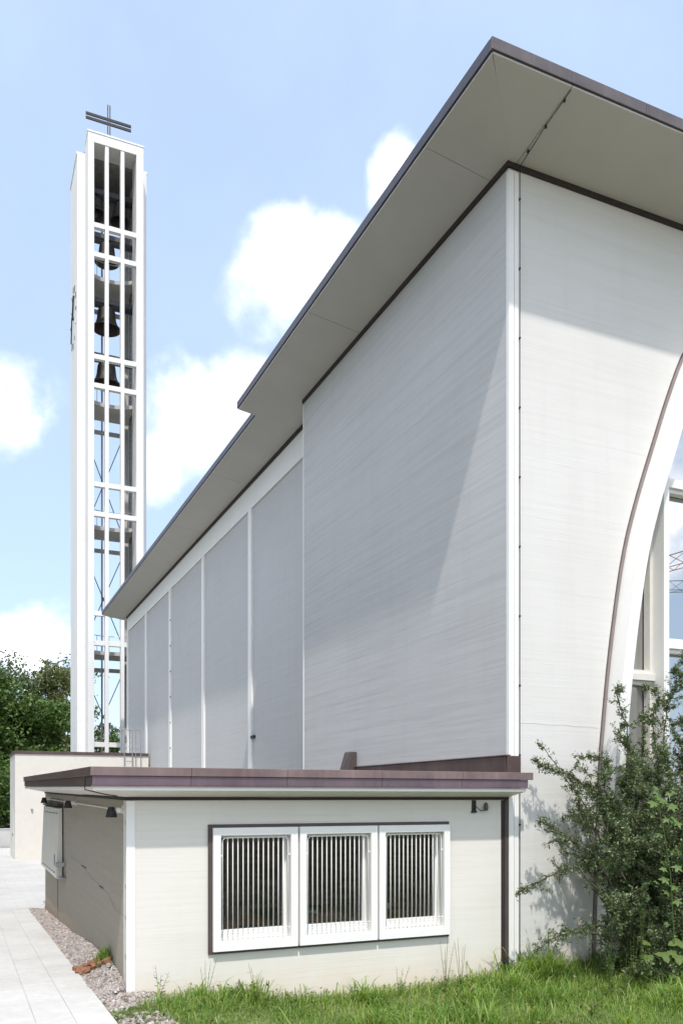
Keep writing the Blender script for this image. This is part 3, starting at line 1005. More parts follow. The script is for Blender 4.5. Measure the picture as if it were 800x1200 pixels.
# things inside the annex room, seen through the panes
ch = thing('chair', 'wooden chair with curved backrest behind the left barred window', 'chair', (1.75, 0.75, -.1))
cb = MB()
for k in range(9):
    t = k / 8
    x = 1.45 + 0.62 * t
    z = 0.66 + 0.10 * math.sin(math.pi * t)
    y = 0.55 + 0.06 * (2 * t - 1) ** 2
    cb.v += [(x, y, z - .14), (x, y + .025, z - .14), (x, y + .025, z), (x, y, z)]
for k in range(8):
    for q in range(4):
        cb.f.append((4 * k + q, 4 * k + (q + 1) % 4, 4 * k + 4 + (q + 1) % 4, 4 * k + 4 + q))
put('backrest', cb, M['wood'], ch)
put('seat', MB().box(1.5, 2.02, .6, 1.05, .33, .37), M['wood'], ch)
for x in (1.53, 1.99):
    for y in (.62, 1.02):
        put('leg', MB().box(x - .02, x + .02, y - .02, y + .02, -.1, .33 if y > .8 else .56), M['wood'], ch)
dk = thing('desk', 'brown wooden desk with papers behind the middle barred window', 'desk', (3.3, .9, -.1))
put('desk_top', MB().box(2.45, 4.35, .55, 1.3, .66, .70), M['wood'], dk)
put('front_panel', MB().box(2.5, 4.3, .58, .61, .0, .658), M['wood'], dk)
for x in (2.5, 4.26):
    put('leg', MB().box(x, x + .05, 1.2, 1.25, -.1, .658), M['wood'], dk)
tag(put('paper_stack', MB().box(2.62, 2.86, .6, .9, .702, .75), M['paper']), 'stack of white papers on the desk behind the middle window', 'papers')
tag(put('letter_tray', MB().box(3.72, 4.05, .6, .85, .702, .79), M['paper']), 'pale letter tray on the desk behind the right window', 'tray')

# side wall fittings
sh = MB()
sh.hexa([(-.15, 7.35, .74), (-.02, 7.35, .70), (-.02, 10.9, .72), (-.15, 10.9, .76), (-.09, 7.4, 2.17), (-.02, 7.4, 2.19), (-.02, 10.9, 2.22), (-.09, 10.9, 2.2)])
shut = put('shutter', sh, M['cream'], annex, bevel=0.01)
put('shutter_top', MB().box(-.11, -.002, 7.38, 10.92, 2.225, 2.26), M['gap'], shut)
dots = MB()
for k in range(6):
    y = 7.6 + 0.52 * k
    dots.box(-.152, -.138, y, y + .3, .83, .85).box(-.1, -.085, y, y + .3, 2.06, 2.08)
put('slots', dots, M['dark'], shut)
put('latch', MB().tube([(-.19, 7.25, 1.02), (-.19, 7.25, 1.25)], 0.014, 8).box(-.19, -.01, 7.0, 7.3, 1.0, 1.08), M['steel'], shut, bevel=0.004)
put('latch_stay', MB().box(-.12, -.01, 6.95, 7.33, .74, .78), M['steel'], shut, bevel=0.004)
put('side_joint', MB().box(-.012, .003, 8.45, 8.50, -.4, 2.38), M['brown_joint'], annex)
put('side_hinge', (lambda mb: [mb.box(-.022, -.012, .015, .04, z, z + .05) for z in (0.35, 0.85, 1.25, 2.05)] and mb)(MB()), M['steel'], annex)
# hairline crack in the render with two patched spots
cr = MB()
for yA, zA, yB, zB in ((0.2, .88, .9, .86), (.9, .86, 1.5, 1.02), (1.5, 1.02, 2.3, 1.06), (2.3, 1.06, 3.2, 1.1), (3.2, 1.1, 4.4, 1.22), (4.4, 1.22, 6.1, 1.27)):
    cr.hexa([(-.0005, yA, zA), (.004, yA, zA), (.004, yB, zB), (-.0005, yB, zB), (-.0005, yA, zA + .003), (.004, yA, zA + .003), (.004, yB, zB + .003), (-.0005, yB, zB + .003)])
put('crack', cr, M['brown_joint'], annex)
put('patch', MB().box(-.002, .004, 2.0, 2.4, 1.04, 1.07).box(-.002, .004, 3.9, 4.5, 1.2, 1.225), M['dark'], annex)
put('conduit', MB().tube([(-.03, .3, 2.235), (-.03, 5.3, 2.30), (-.03, 10.4, 2.36)], .009, 8), M['white'], annex)
LAMPLAB = ['nearest black cone wall lamp by the front corner of the annex', 'middle black cone wall lamp above the annex side wall', 'farthest black cone wall lamp above the white shutter']
lamp0 = None
for k, (y, z) in enumerate(((0.30, 2.235), (5.2, 2.30), (10.1, 2.36))):
    if lamp0 is None:
        lamp0 = thing('wall_lamp', LAMPLAB[0], 'wall lamp', (-.03, y, z), 'black lamps along the annex side wall')
        sh_ = put('lamp_shade', MB().lathe([(0.02, .065), (.04, .06), (.078, -.07), (.073, -.07), (.036, .05)], 20, (-.15, y, z - .02)), M['dark'], lamp0, smooth=True)
        put('lamp_arm', MB().tube([(-.012, y - .02, z + .0), (-.09, y - .02, z + .0)], .036, 12), M['white'], lamp0, smooth=True)
        put('lamp_plate', MB().box(-.012, -.002, y - .05, y + .05, z - .045, z + .065), M['white'], lamp0)
    else:
        c = lamp0.copy()
        COL.objects.link(c)
        c.location = (-.03, y, z)
        c['label'] = LAMPLAB[k]
        for chd in lamp0.children:
            d = chd.copy()
            COL.objects.link(d)
            d.parent = c
cam_t = thing('wall_spotlight', 'small black spotlight with bracket under the annex eaves at right', 'spotlight', (5.19, 0, 2.27))
put('bracket', MB().box(5.13, 5.15, -.03, -.001, 2.17, 2.36).box(5.17, 5.19, -.03, -.001, 2.17, 2.36).box(5.12, 5.20, -.036, -.001, 2.17, 2.195), M['dark'], cam_t)
put('arm', MB().tube([(5.18, -.02, 2.28), (5.26, -.05, 2.2), (5.33, -.06, 2.21)], .006, 6), M['dark'], cam_t)
put('lamp_head', MB().lathe([(.0, -.05), (.03, -.045), (.036, .0), (.03, .05), (.012, .075), (.0, .078)], 14, (5.34, -.07, 2.25)), M['grey_steel'], cam_t, smooth=True)
cable = put('cable', MB().tube([(-.54, -.2, 2.66), (-.53, -.1, 2.5), (-.4, -.02, 2.47), (-.25, .1, 2.44), (-.1, .12, 2.42)], .007, 6), M['dark'], annex)

# ------------------------------------------------------------------ bell tower
tower = thing('bell_tower', 'slender white open bell tower with grid front and cross on top', 'bell tower', (6.4, 42.3, -.45))
TX0, TX1, TY, TZ = 4.77, 7.97, 40.0, 41.1
Tt, Ti0, Ti1 = TZ, 5.12, 7.55
put('front_frame', MB().box(TX0, Ti0, TY, 41.3, -.5, TZ - .55).box(Ti1, TX1, TY, 41.3, -.5, TZ - .55).box(TX0, TX1, TY, 41.3, TZ - .548, TZ), M['tower'], tower, bevel=0.012)
put('frame_coping', MB().box(TX0 - .03, TX1 + .03, TY - .03, 41.35, TZ + .002, TZ + .09), M['white'], tower)
for x in (5.85, 6.75):
    put('mullion', MB().box(x - .105, x + .105, TY + .03, TY + .38, -.5, TZ - .552), M['tower'], tower, bevel=0.008)
gx = [(Ti0, 5.743), (5.957, 6.643), (6.857, Ti1)]
for z in (35.81, 34.1, 28.14, 26.46, 20.7, 18.97, 13.16, 11.43, 5.5):
    for xa, xb in gx:
        put('transom', MB().box(xa + .001, xb - .001, TY + .06, TY + .33, z - .14, z + .14), M['tower'], tower, bevel=0.008)
WZ = 40.55
put('wing_wall', MB().box(4.32, 4.80, 41.302, 44.6, -.5, WZ), M['tower'], tower, bevel=0.012)
put('wing_wall', MB().box(7.94, 8.40, 41.302, 44.6, -.5, WZ), M['tower'], tower, bevel=0.012)
put('wing_coping', MB().box(4.28, 4.82, 41.303, 44.65, WZ + .002, WZ + .12), M['white'], tower)
put('wing_coping', MB().box(7.92, 8.44, 41.303, 44.65, WZ + .002, WZ + .12), M['white'], tower)
put('inner_wall', MB().box(7.80, 7.938, 41.302, 44.55, -.5, WZ - .1), M['conc'], tower)
put('back_post', MB().box(4.722, 5.08, 44.2, 44.55, -.5, WZ - .1), M['tower_in'], tower)
put('back_post', MB().box(6.15, 6.25, 44.33, 44.45, -.5, WZ - .1), M['tower_in'], tower)
put('back_post', MB().box(7.50, 7.798, 44.2, 44.55, -.5, WZ - .1), M['tower_in'], tower)
put('roof_slab', MB().box(4.722, 7.798, 41.352, 44.55, WZ - .098, WZ + .25), M['tower_dark'], tower)
put('head_wall', MB().box(4.75, 7.79, 44.0, 44.18, 38.6, WZ - .1), M['tower_dark'], tower)
for z in (33.7, 26.1, 18.6, 11.05):
    # floor with a hollowed front edge
    fl = MB()
    n = 12
    top, bot = [], []
    for k in range(n + 1):
        t = k / n
        x = 4.725 + (7.795 - 4.725) * t
        y = 41.4 + 0.55 * math.sin(math.pi * t)
        top.append((x, y, z + .22))
        bot.append((x, y, z))
    fl.v = top + bot + [(x, 44.0, z + .22) for x, _, _ in top] + [(x, 44.0, z) for x, _, _ in bot]
    m = n + 1
    for k in range(n):
        fl.f += [(m + k, m + k + 1, k + 1, k), (k, k + 1, 2 * m + k + 1, 2 * m + k), (m + k + 1, m + k, 3 * m + k, 3 * m + k + 1), (2 * m + k, 2 * m + k + 1, 3 * m + k + 1, 3 * m + k)]
    put('floor_slab', fl, M['tower_in'], tower)
    put('back_beam', MB().box(5.082, 7.458, 44.32, 44.46, z - .7, z - .46), M['tower_in'], tower)
    rl = MB()
    pts = [(4.8 + 2.95 * k / 8, 41.5 + 0.5 * math.sin(math.pi * k / 8), z + 1.15) for k in range(9)]
    rl.tube(pts, .022, 6)
    for k in (2, 4, 6):
        rl.tube([pts[k], (pts[k][0], pts[k][1], z + .2)], .018, 6)
    put('railing', rl, M['steel'], tower)
for za, zb in ((19.0, 25.4), (12.0, 17.9), (4.6, 10.4), (-.4, 4.4)):
    put('brace', MB().tube([(5.05, 44.25, zb), (7.5, 44.25, za)], .03, 6), M['grey_steel'], tower)
    put('brace', MB().tube([(5.05, 44.28, za), (7.5, 44.28, zb)], .03, 6), M['grey_steel'], tower)
    put('brace', MB().tube([(4.9, 41.6, zb), (4.9, 44.1, za)], .025, 6).tube([(7.7, 41.6, zb), (7.7, 44.1, za)], .025, 6), M['steel'], tower)
lad = MB()
lad.box(7.66, 7.70, 42.5, 42.56, 4, 39).box(7.66, 7.70, 42.95, 43.01, 4, 39)
for k in range(100):
    lad.box(7.67, 7.69, 42.56, 42.95, 4.3 + .35 * k, 4.33 + .35 * k)
put('inside_ladder', lad, M['grey_steel'], tower)
# clock on each flank: bars for the hours, two hands
for X, nx in ((4.32, -1), (8.40, 1)):
    ck = put('clock', MB().tube([(X + nx * .002, 42.95, 31.6), (X + nx * .1, 42.95, 31.6)], .12, 14), M['dark'], tower)
    for k in range(12):
        an = 2 * math.pi * k / 12
        cy_, cz_ = 42.95 + 1.25 * math.sin(an), 31.6 + 1.7 * math.cos(an)
        dy, dz = math.sin(an) * .2, math.cos(an) * .2
        put('hour_mark', MB().tube([(X + nx * .03, cy_ - dy, cz_ - dz), (X + nx * .03, cy_ + dy, cz_ + dz)], .02, 6), M['grey_steel'], ck)
    put('hand', MB().tube([(X + nx * .08, 42.95, 31.6), (X + nx * .08, 42.4, 32.7)], .05, 6), M['dark'], ck)
    put('hand', MB().tube([(X + nx * .11, 42.95, 31.6), (X + nx * .11, 43.3, 30.2)], .04, 6), M['dark'], ck)
cross = put('cross', MB().box(6.24, 6.31, 42.47, 42.53, 40.7, 44.95).box(6.37, 6.44, 42.47, 42.53, 40.7, 44.95), M['grey_steel'], tower)
put('crossbar', MB().box(4.97, 7.68, 42.46, 42.54, 43.98, 44.13), M['dark'], cross)
put('crossbar', MB().box(4.97, 7.68, 42.46, 42.54, 43.72, 43.87), M['dark'], cross)

BL = ['left of the two bronze bells side by side at the top of the bell tower', 'right of the two bronze bells side by side at the top of the bell tower', 'small bronze bell hanging alone just under the top pair in the tower', 'large bronze bell second from the bottom of the bell tower', 'lowest large bronze bell in the bell tower above the railing']
prof = [(0.0, 1.2), (.34, 1.19), (.52, 1.12), (.60, 1.0), (.635, .78), (.67, .52), (.74, .3), (.86, .12), (.98, .02), (1.0, -.03), (.93, -.03), (.80, .12), (.64, .4), (.58, .7), (.54, 1.0), (0, 1.1)]
for k, (x, y, z, r) in enumerate(((5.55, 42.4, 37.95, .66), (6.98, 42.4, 37.9, .63), (6.2, 42.4, 35.2, .74), (6.18, 42.4, 31.1, .86), (6.18, 42.4, 27.7, .88))):
    bl = thing('bell', BL[k], 'bell', (x, y, z), 'bronze bells in the bell tower')
    put('bell_body', MB().lathe([(a * r, b * r * 1.25) for a, b in prof], 30, (x, y, z)), M['bronze'], bl, smooth=True)
    put('headstock', MB().box(x - .2, x + .2, y - .16, y + .16, z + r * 1.45, z + r * 1.45 + .3), M['grey_steel'], bl, bevel=.02)
    put('clapper', MB().tube([(x, y, z + r), (x, y, z - .05)], .035, 8).lathe([(0, -.12), (.09, -.08), (.11, 0), (.09, .08), (0, .12)], 12, (x, y, z - .02)), M['grey_steel'], bl, smooth=True)
    zb = z + r * 1.45 + .12
    if k != 1:
        put('bell_beam', MB().box(4.73, 7.79, 42.57, 42.75, zb + .02, zb + .3).box(4.73, 7.79, 42.05, 42.23, zb + .02, zb + .3), M['grey_steel'], tower)

# ------------------------------------------------------------------ low building, ladder, yard wall
low = thing('low_building', 'plain cream low flat-roofed building with brown coping behind the annex', 'building', (3.2, 33, -.42))
put('walls', MB().box(.28, 6.262, 30, 34.2, -.5, 4.38), M['cream'], low)
put('coping', MB().box(.24, 6.26, 29.95, 30.12, 4.382, 4.52).box(.24, .40, 30.122, 34.2, 4.382, 4.518), M['copper_dark'], low, bevel=.006)
put('roof_deck', MB().box(.402, 6.255, 30.122, 34.15, 4.382, 4.42), M['roofing'], low)
put('door', MB().box(.262, .279, 31.2, 32.2, -.4, 1.9), M['cream'], low)
put('door_handle', MB().box(.24, .262, 31.25, 31.32, .6, .75), M['dark'], low)
put('wall_button', MB().lathe([(0, -.05), (.05, -.04), (.05, .04), (0, .05)], 10, (1.0, 29.96, 1.85)), M['steel'], low)
ld = thing('ladder', 'grey steel roof ladder with tall side rails against the low building', 'ladder', (5.4, 29.8, 3.6))
for x in (5.08, 5.45):
    put('rail', MB().tube([(x, 29.75, 2.2), (x, 29.75, 5.6), (x, 30.5, 5.6), (x, 30.5, 4.45)], .025, 8), M['steel'], ld)
for x in (5.62, 5.86):
    put('rail', MB().tube([(x, 29.82, 3.0), (x, 29.82, 5.6)], .02, 8), M['steel'], ld)
put('top_bar', MB().tube([(5.08, 29.75, 5.6), (5.86, 29.82, 5.6)], .018, 8).tube([(5.45, 29.8, 4.75), (5.86, 29.82, 4.75)], .018, 8), M['steel'], ld)
for k in range(12):
    put('rung', MB().tube([(5.08, 29.75, 2.4 + .27 * k), (5.45, 29.75, 2.4 + .27 * k)], .014, 6), M['steel'], ld)
tag(put('yard_wall', MB().box(-14, 1.5, 40.2, 40.5, -.5, .6).box(-14.02, 1.52, 40.17, 40.53, .602, .66), M['conc'], bevel=.01), 'low pale concrete yard wall in front of the trees at far left', 'wall')

# ------------------------------------------------------------------ plants


def leaf_quads(centres, size, aspect=0.5, flat=0.0, seed=1):
    """one small folded leaf (two triangles pairs) per centre with random turn"""
    r = np.random.default_rng(seed)
    n = len(centres)
    d = r.normal(size=(n, 3))
    d /= np.linalg.norm(d, axis=1)[:, None]
    nrm = r.normal(size=(n, 3))
    nrm[:, 2] = np.abs(nrm[:, 2]) + flat
    nrm /= np.linalg.norm(nrm, axis=1)[:, None]
    d -= nrm * (d * nrm).sum(1)[:, None]
    d /= np.linalg.norm(d, axis=1)[:, None] + 1e-9
    s = np.cross(nrm, d)
    L = (size * r.uniform(.6, 1.35, n))[:, None]
    V = np.empty((n, 4, 3))
    V[:, 0] = centres - d * L * .5
    V[:, 1] = centres + s * L * aspect * .5 + d * L * .05 + nrm * L * .08
    V[:, 2] = centres + d * L * .5
    V[:, 3] = centres - s * L * aspect * .5 + d * L * .05 + nrm * L * .08
    return V.reshape(-1, 3), np.arange(n * 4), np.full(n, 4)


def tree(name, label, x, y, z, h, w, mat, seed, n_leaf=9000, leaf=0.3, group=None, trunk_frac=.3):
    r = np.random.default_rng(seed)
    t = thing(name, label, 'tree', (x, y, z), group)
    mb = MB()
    mb.tube([(x, y, z), (x + r.normal() * .15, y, z + h * .3), (x + r.normal() * .3, y + r.normal() * .3, z + h * .62)], h * .022, 8, h * .012)
    clumps = []
    nl = 40
    for k in range(nl):
        f = r.uniform(trunk_frac, 1.0)
        wid = w * (0.35 + 0.65 * math.sin(math.pi * min(1, (f - trunk_frac) / (1 - trunk_frac) * .82 + .14)))
        a = r.uniform(0, 2 * math.pi)
        rad = wid * r.uniform(.35, 1.0)
        c_ = np.array([x + rad * math.cos(a), y + rad * math.sin(a), z + h * f])
        st = (x, y, z + h * f * .6)
        mid = ((st[0] + c_[0]) / 2, (st[1] + c_[1]) / 2, (st[2] + c_[2]) / 2 - .2)
        mb.tube([st, mid, tuple(c_)], h * .008, 5, h * .002)
        clumps.append((c_, w * r.uniform(.22, .42)))
    put('trunk', mb, M['trunk'], t)
    pts = []
    per = n_leaf // nl
    for c_, cr in clumps:
        # sub-clumps give light and dark masses and gaps
        for q in range(7):
            sc = c_ + r.normal(size=3) * cr * .75 * np.array([1, 1, .7])
            pts.append(sc + r.normal(size=(per // 7, 3)) * cr * .34 * np.array([1, 1, .65]))
    pts = np.concatenate(pts)
    pts[:, 2] = np.maximum(pts[:, 2], z + .3)
    fast('crown', *leaf_quads(pts, leaf, .6, .3, seed), mat, t)
    return t


tree('deciduous_tree', 'dark green broad tree at the left edge behind the yard wall', -2.2, 58, -.5, 12.5, 4.2, M['tree_a'], 3, 30000, .3, None, .12)
tree('deciduous_tree', 'grey-green feathery tree behind the dark ones at far left', .6, 66, -.5, 13.8, 4.0, M['tree_b'], 4, 26000, .26, None, .2)
tree('deciduous_tree', 'dense green tree just left of the bell tower foot', 3.2, 60, -.5, 9.8, 3.2, M['tree_a'], 5, 30000, .3, None, .1)
tree('birch_tree', 'airy olive tree with sparse top beside the bell tower', 5.2, 68, -.5, 14.6, 2.9, M['tree_c'], 6, 17000, .26, None, .35)
tree('deciduous_tree', 'small green tree seen through the open foot of the bell tower', 9.8, 76, -.5, 11.2, 2.5, M['tree_c'], 8, 7000, .3, None, .25)
tree('deciduous_tree', 'smaller dark tree low behind the bell tower foot', 12.2, 74, -.5, 9.2, 2.4, M['tree_a'], 9, 7000, .3, None, .15)
tree('deciduous_tree', 'tall dark tree behind the yard wall beyond the left edge', -8, 60, -.5, 14, 5.0, M['tree_a'], 10, 9000, .4, None, .15)
for k, (x, y, h) in enumerate(((-9.5, 2, 9), (-10.5, 9, 10), (-9.0, 16, 9.5), (-10, 23, 10), (-10, 31, 10.5), (-11.5, -6, 8))):
    tree('deciduous_tree', ['broad tree left of the path nearest the annex front', 'broad tree left of the path opposite the annex middle', 'broad tree left of the path opposite the annex rear', 'broad tree left of the path before the low building', 'broad tree left of the courtyard by the yard wall', 'broad tree left of the path nearest the viewer'][k],
         x, y, path_z(y) - .1, h, 3.6, M['tree_a'], 40 + k, 7000, .42, None, .06)
for k, (x, y, h, w, lab) in enumerate(((-1.4, 44.5, 3.6, 1.9, 'round green shrub right behind the yard wall at the left edge'), (.9, 46, 4.6, 1.8, 'tall green shrub behind the yard wall next to the low building'))):
    tree('garden_shrub', lab, x, y, -.5, h, w, M['tree_a'], 20 + k, 7000, .2, None, .08)['category'] = 'shrub'


def polyline(p, d, L, n, r, droop=0.0, wander=.18):
    pts = [np.array(p, float)]
    d = np.array(d, float)
    d /= np.linalg.norm(d)
    for k in range(n):
        d = d + r.normal(size=3) * wander + np.array([0, 0, -droop * (k / n)])
        d /= np.linalg.norm(d)
        pts.append(pts[-1] + d * L / n)
    return pts


def bush():
    r = np.random.default_rng(42)
    t = thing('shrub', 'big dark small-leaved shrub with arching branches growing against the church arch', 'shrub', (7.95, -1.0, -.4))
    wood = MB()
    leaves = []

    def leafed(pts, density, spread):
        P = np.array(pts)
        seg = np.linalg.norm(np.diff(P, axis=0), axis=1)
        n = max(3, int(seg.sum() * density))
        u = r.uniform(0, len(P) - 1.001, n)
        i = u.astype(int)
        f = (u - i)[:, None]
        c_ = P[i] * (1 - f) + P[i + 1] * f
        leaves.append(c_ + r.normal(size=(n, 3)) * spread)

    def branch(p, d, L, rad, level, droop):
        n = 7
        pts = polyline(p, d, L, n, r, droop)
        for q in pts:
            q[1] = min(q[1], -.08)
            q[2] = max(q[2], -.3)
        wood.tube([tuple(q) for q in pts], rad, 5, rad * .35, cap=False)
        if level >= 2:
            leafed(pts, 130, .022)
            return
        if level == 1:
            leafed(pts[2:], 80, .03)
        k = int(L * (9 if level == 0 else 11)) + 2
        for _ in range(k):
            f = r.uniform(.18 if level else .15, 1.0)
            i = min(int(f * n), n - 1)
            base = pts[i] + (pts[i + 1] - pts[i]) * r.random()
            ax = pts[i + 1] - pts[i]
            ax /= np.linalg.norm(ax)
            nd = ax * .7 + r.normal(size=3) * .62
            branch(base, nd, L * (.36 if level == 0 else .42) * r.uniform(.5, 1.1) * (1.15 - .5 * f), rad * .45, level + 1, droop * .8)

    def shoot(pts, rad, twig, per_m, dens=70):
        """an arching leader with short side twigs that get shorter towards its tip"""
        C = [(p[2], p[0]) for p in pts]
        P = []
        for i in range(len(pts) - 1):
            for q in range(4):
                f = q / 4
                P.append(np.array(pts[i]) * (1 - f) + np.array(pts[i + 1]) * f + r.normal(size=3) * .012)
        P.append(np.array(pts[-1], float))
        wood.tube([tuple(q) for q in P], rad, 5, rad * .3, cap=False)
        leafed(P[len(P) // 3:], dens * .7, .025)
        L = sum(np.linalg.norm(P[i + 1] - P[i]) for i in range(len(P) - 1))
        for _ in range(int(L * per_m)):
            f = r.uniform(.12, 1)
            i = min(int(f * (len(P) - 1)), len(P) - 2)
            ax = P[i + 1] - P[i]
            ax /= np.linalg.norm(ax)
            nd = ax * .75 + r.normal(size=3) * .6
            l = twig * r.uniform(.4, 1.2) * (1.25 - f)
            tp = polyline(P[i], nd, l, 5, r, .1)
            for q in tp:
                q[1] = min(q[1], -.06)
            wood.tube([tuple(q) for q in tp], rad * .3, 4, rad * .12, cap=False)
            leafed(tp, dens, .02)
            for _k in range(int(l * 9)):
                m = tp[r.integers(1, 5)]
                t2 = polyline(m, nd + r.normal(size=3) * .7, l * .35, 3, r, .1)
                for q in t2:
                    q[1] = min(q[1], -.06)
                wood.tube([tuple(q) for q in t2], rad * .16, 3, rad * .08, cap=False)
                leafed(t2, dens, .018)

    # leaders reaching above and to the left of the dense body
    B = (7.9, -.8, -.35)
    shoot([B, (7.5, -.6, 1.2), (7.15, -.5, 2.35), (6.7, -.45, 2.72), (6.25, -.4, 2.85), (5.92, -.4, 2.98)], .022, .46, 26)
    shoot([(6.95, -.5, 2.2), (6.5, -.4, 2.75), (6.2, -.4, 3.1), (6.05, -.38, 3.25)], .010, .2, 16, 55)
    shoot([B, (7.0, -.7, .9), (6.6, -.6, 1.7), (6.25, -.5, 1.95), (5.95, -.5, 2.05)], .02, .42, 20)
    shoot([(6.6, -.6, 1.6), (6.3, -.6, 1.75), (6.0, -.55, 1.7)], .012, .3, 18)
    shoot([B, (7.1, -.9, .7), (6.5, -.8, 1.35), (6.1, -.75, 1.28), (5.65, -.7, 1.05), (5.45, -.7, 1.0)], .02, .4, 17)
    shoot([B, (7.0, -1.1, .25), (6.3, -1.0, .5), (5.8, -1.0, .35), (5.55, -1.0, .22)], .018, .45, 20)
    shoot([B, (6.9, -.8, 1.4), (6.62, -.7, 2.2), (6.55, -.7, 2.5)], .02, .4, 24)
    for x0, x1, h, tw, pm in ((7.7, 7.42, 4.15, .26, 15), (7.8, 7.62, 3.55, .34, 20), (7.9, 7.9, 3.7, .32, 16), (8.1, 8.2, 4.2, .34, 18), (8.2, 8.5, 4.5, .4, 20), (8.4, 9.0, 4.7, .45, 22), (8.6, 9.5, 4.2, .45, 22),
                          (7.6, 7.12, 3.05, .34, 24), (7.9, 7.55, 2.9, .4, 26), (8.4, 8.75, 3.7, .4, 22), (8.0, 8.0, 3.0, .42, 28), (8.2, 8.35, 3.2, .42, 28), (8.9, 10.0, 3.4, .45, 22)):
        shoot([B, (x0, -.75, 1.0), ((x0 + x1) / 2 + r.normal() * .09, -.65, h * .6), (x1 + r.normal() * .08, -.6 + r.normal() * .08, h * .85), (x1 + r.normal() * .16, -.6, h * .97), (x1 + r.normal() * .22, -.6, h)], .016, tw * 1.15, pm * 1.15, 85)
    # dense body down to the grass
    for _ in range(45):
        base = (r.uniform(7.08, 7.75), -.62 + r.normal() * .15, r.uniform(.9, 2.75))
        branch(base, (-.5 + r.normal() * .6, -.1 + r.normal() * .4, r.uniform(-.1, .8)), r.uniform(.35, .65), .008, 1, .1)
    for _ in range(340):
        u = r.uniform(-1, 1)
        base = (8.15 + u * 1.15 + r.normal() * .12, -.95 + r.normal() * .26, r.uniform(-.3, 2.4 - .5 * abs(u)))
        branch(base, (r.normal() * .7 + .35 * u, -.35 + r.normal() * .5, r.uniform(-.1, 1.0)), r.uniform(.4, .8), .008, 1, .12)
    put('branches', wood, M['twig'], t)
    P = np.concatenate(leaves)
    P = P[(P[:, 1] < -.03)]
    fast('foliage', *leaf_quads(P, .046, .45, .2, 5), M['bush'], t)
    return len(P)


n_bush = bush()


def lobed_leaf(mb, c, size, nrm, turn, lobes=5):
    """broad toothed leaf as a fan"""
    c, nrm = Vector(c), Vector(nrm).normalized()
    a = nrm.cross(Vector((math.cos(turn), math.sin(turn), .3))).normalized()
    b = nrm.cross(a)
    n = lobes * 4
    pts = []
    for k in range(n):
        an = 2 * math.pi * k / n
        rr = size * (.72 + .28 * math.cos(lobes * an)) * (1 - .25 * max(0, math.cos(an)) ** 6)
        pts.append(c + a * rr * math.cos(an) + b * rr * math.sin(an) - nrm * (rr * rr / size * .25))
    mb.add([tuple(c)] + [tuple(p) for p in pts], [(0, 1 + k, 1 + (k + 1) % n) for k in range(n)])


# climbing vine with broad light leaves on the right of the shrub
vine = thing('vine', 'climbing vine with broad light green lobed leaves at the right of the shrub', 'vine', (7.7, -1.75, -.4))
vs = [(7.45, -1.75, -.4), (7.38, -1.78, .5), (7.3, -1.8, 1.3), (7.2, -1.78, 1.9), (7.12, -1.75, 2.3), (7.22, -1.7, 2.45)]
put('stem', MB().tube(vs, .008, 5, .004), M['weed'], vine)
vm = MB()
rv = random.Random(3)
lv_proto = None
for k in range(34):
    u = rv.random() ** .85 * (len(vs) - 1.01)
    i = int(u)
    p = Vector(vs[i]).lerp(Vector(vs[i + 1]), u - i) + Vector((rv.uniform(-.22, .34), rv.uniform(-.08, .12), rv.uniform(-.1, .12)))
    if p.z < .25:
        continue
    lm = MB()
    lobed_leaf(lm, (0, 0, 0), rv.uniform(.055, .10), (rv.uniform(-.5, .3), -.7, .8), rv.uniform(0, 6))
    put('leaf', lm, M['vine'], vine, local=p)
bb = thing('broad_leaf_plant', 'low plant with big round green leaves at the foot of the shrub', 'plant', (7.35, -1.6, -.45))
for k in range(17):
    p = Vector((7.3 + rv.uniform(-.3, .75), -1.7 + rv.uniform(-.25, .15), -.1 + rv.uniform(-.1, .5)))
    lm = MB()
    lobed_leaf(lm, (0, 0, 0), rv.uniform(.08, .15), (rv.uniform(-.4, .2), -.6, .9), rv.uniform(0, 6), 3)
    lm.tube([(0, 0, -.005), (0.02, .05, -.42 - p.z)], .004, 4)
    put('leaf', lm, M['weed'], bb, local=p)


# grass
def grass(n, sample, hgt, mat, seed, name, label):
    r = np.random.default_rng(seed)
    P, H = [], []
    while len(P) < n:
        s = sample(r)
        if s is None:
            continue
        P.append(s[:3])
        H.append(s[3])
    P, H = np.array(P), np.array(H) * r.uniform(.55, 1.2, n)
    a = r.uniform(0, 2 * np.pi, n)
    lean = r.uniform(.15, 1.15, n) * H
    w = np.clip(H * .026, .003, .009) * r.uniform(.7, 1.4, n)
    dx, dy = np.cos(a) * lean, np.sin(a) * lean
    sx, sy = -np.sin(a) * w, np.cos(a) * w
    V = np.empty((n, 7, 3))
    for k, (f, hz, ww) in enumerate(((0, 0, 1.0), (.22, .45, .95), (.6, .86, .7))):
        V[:, 2 * k, 0] = P[:, 0] + dx * f - sx * ww
        V[:, 2 * k, 1] = P[:, 1] + dy * f - sy * ww
        V[:, 2 * k, 2] = P[:, 2] + H * hz
        V[:, 2 * k + 1, 0] = P[:, 0] + dx * f + sx * ww
        V[:, 2 * k + 1, 1] = P[:, 1] + dy * f + sy * ww
        V[:, 2 * k + 1, 2] = P[:, 2] + H * hz
    V[:, 6, 0] = P[:, 0] + dx * 1.15
    V[:, 6, 1] = P[:, 1] + dy * 1.15
    V[:, 6, 2] = P[:, 2] + H * r.uniform(.55, 1.08, n)
    idx = np.array([0, 1, 3, 2, 2, 3, 5, 4, 4, 5, 6])
    F = (idx[None] + (np.arange(n) * 7)[:, None]).ravel()
    V[:, :, 1] = np.where(V[:, :, 1] > -.01, -.01, V[:, :, 1])
    return tag(fast(name, V.reshape(-1, 3), F, np.tile([4, 4, 3], n), mat), label, None, None, 'stuff')


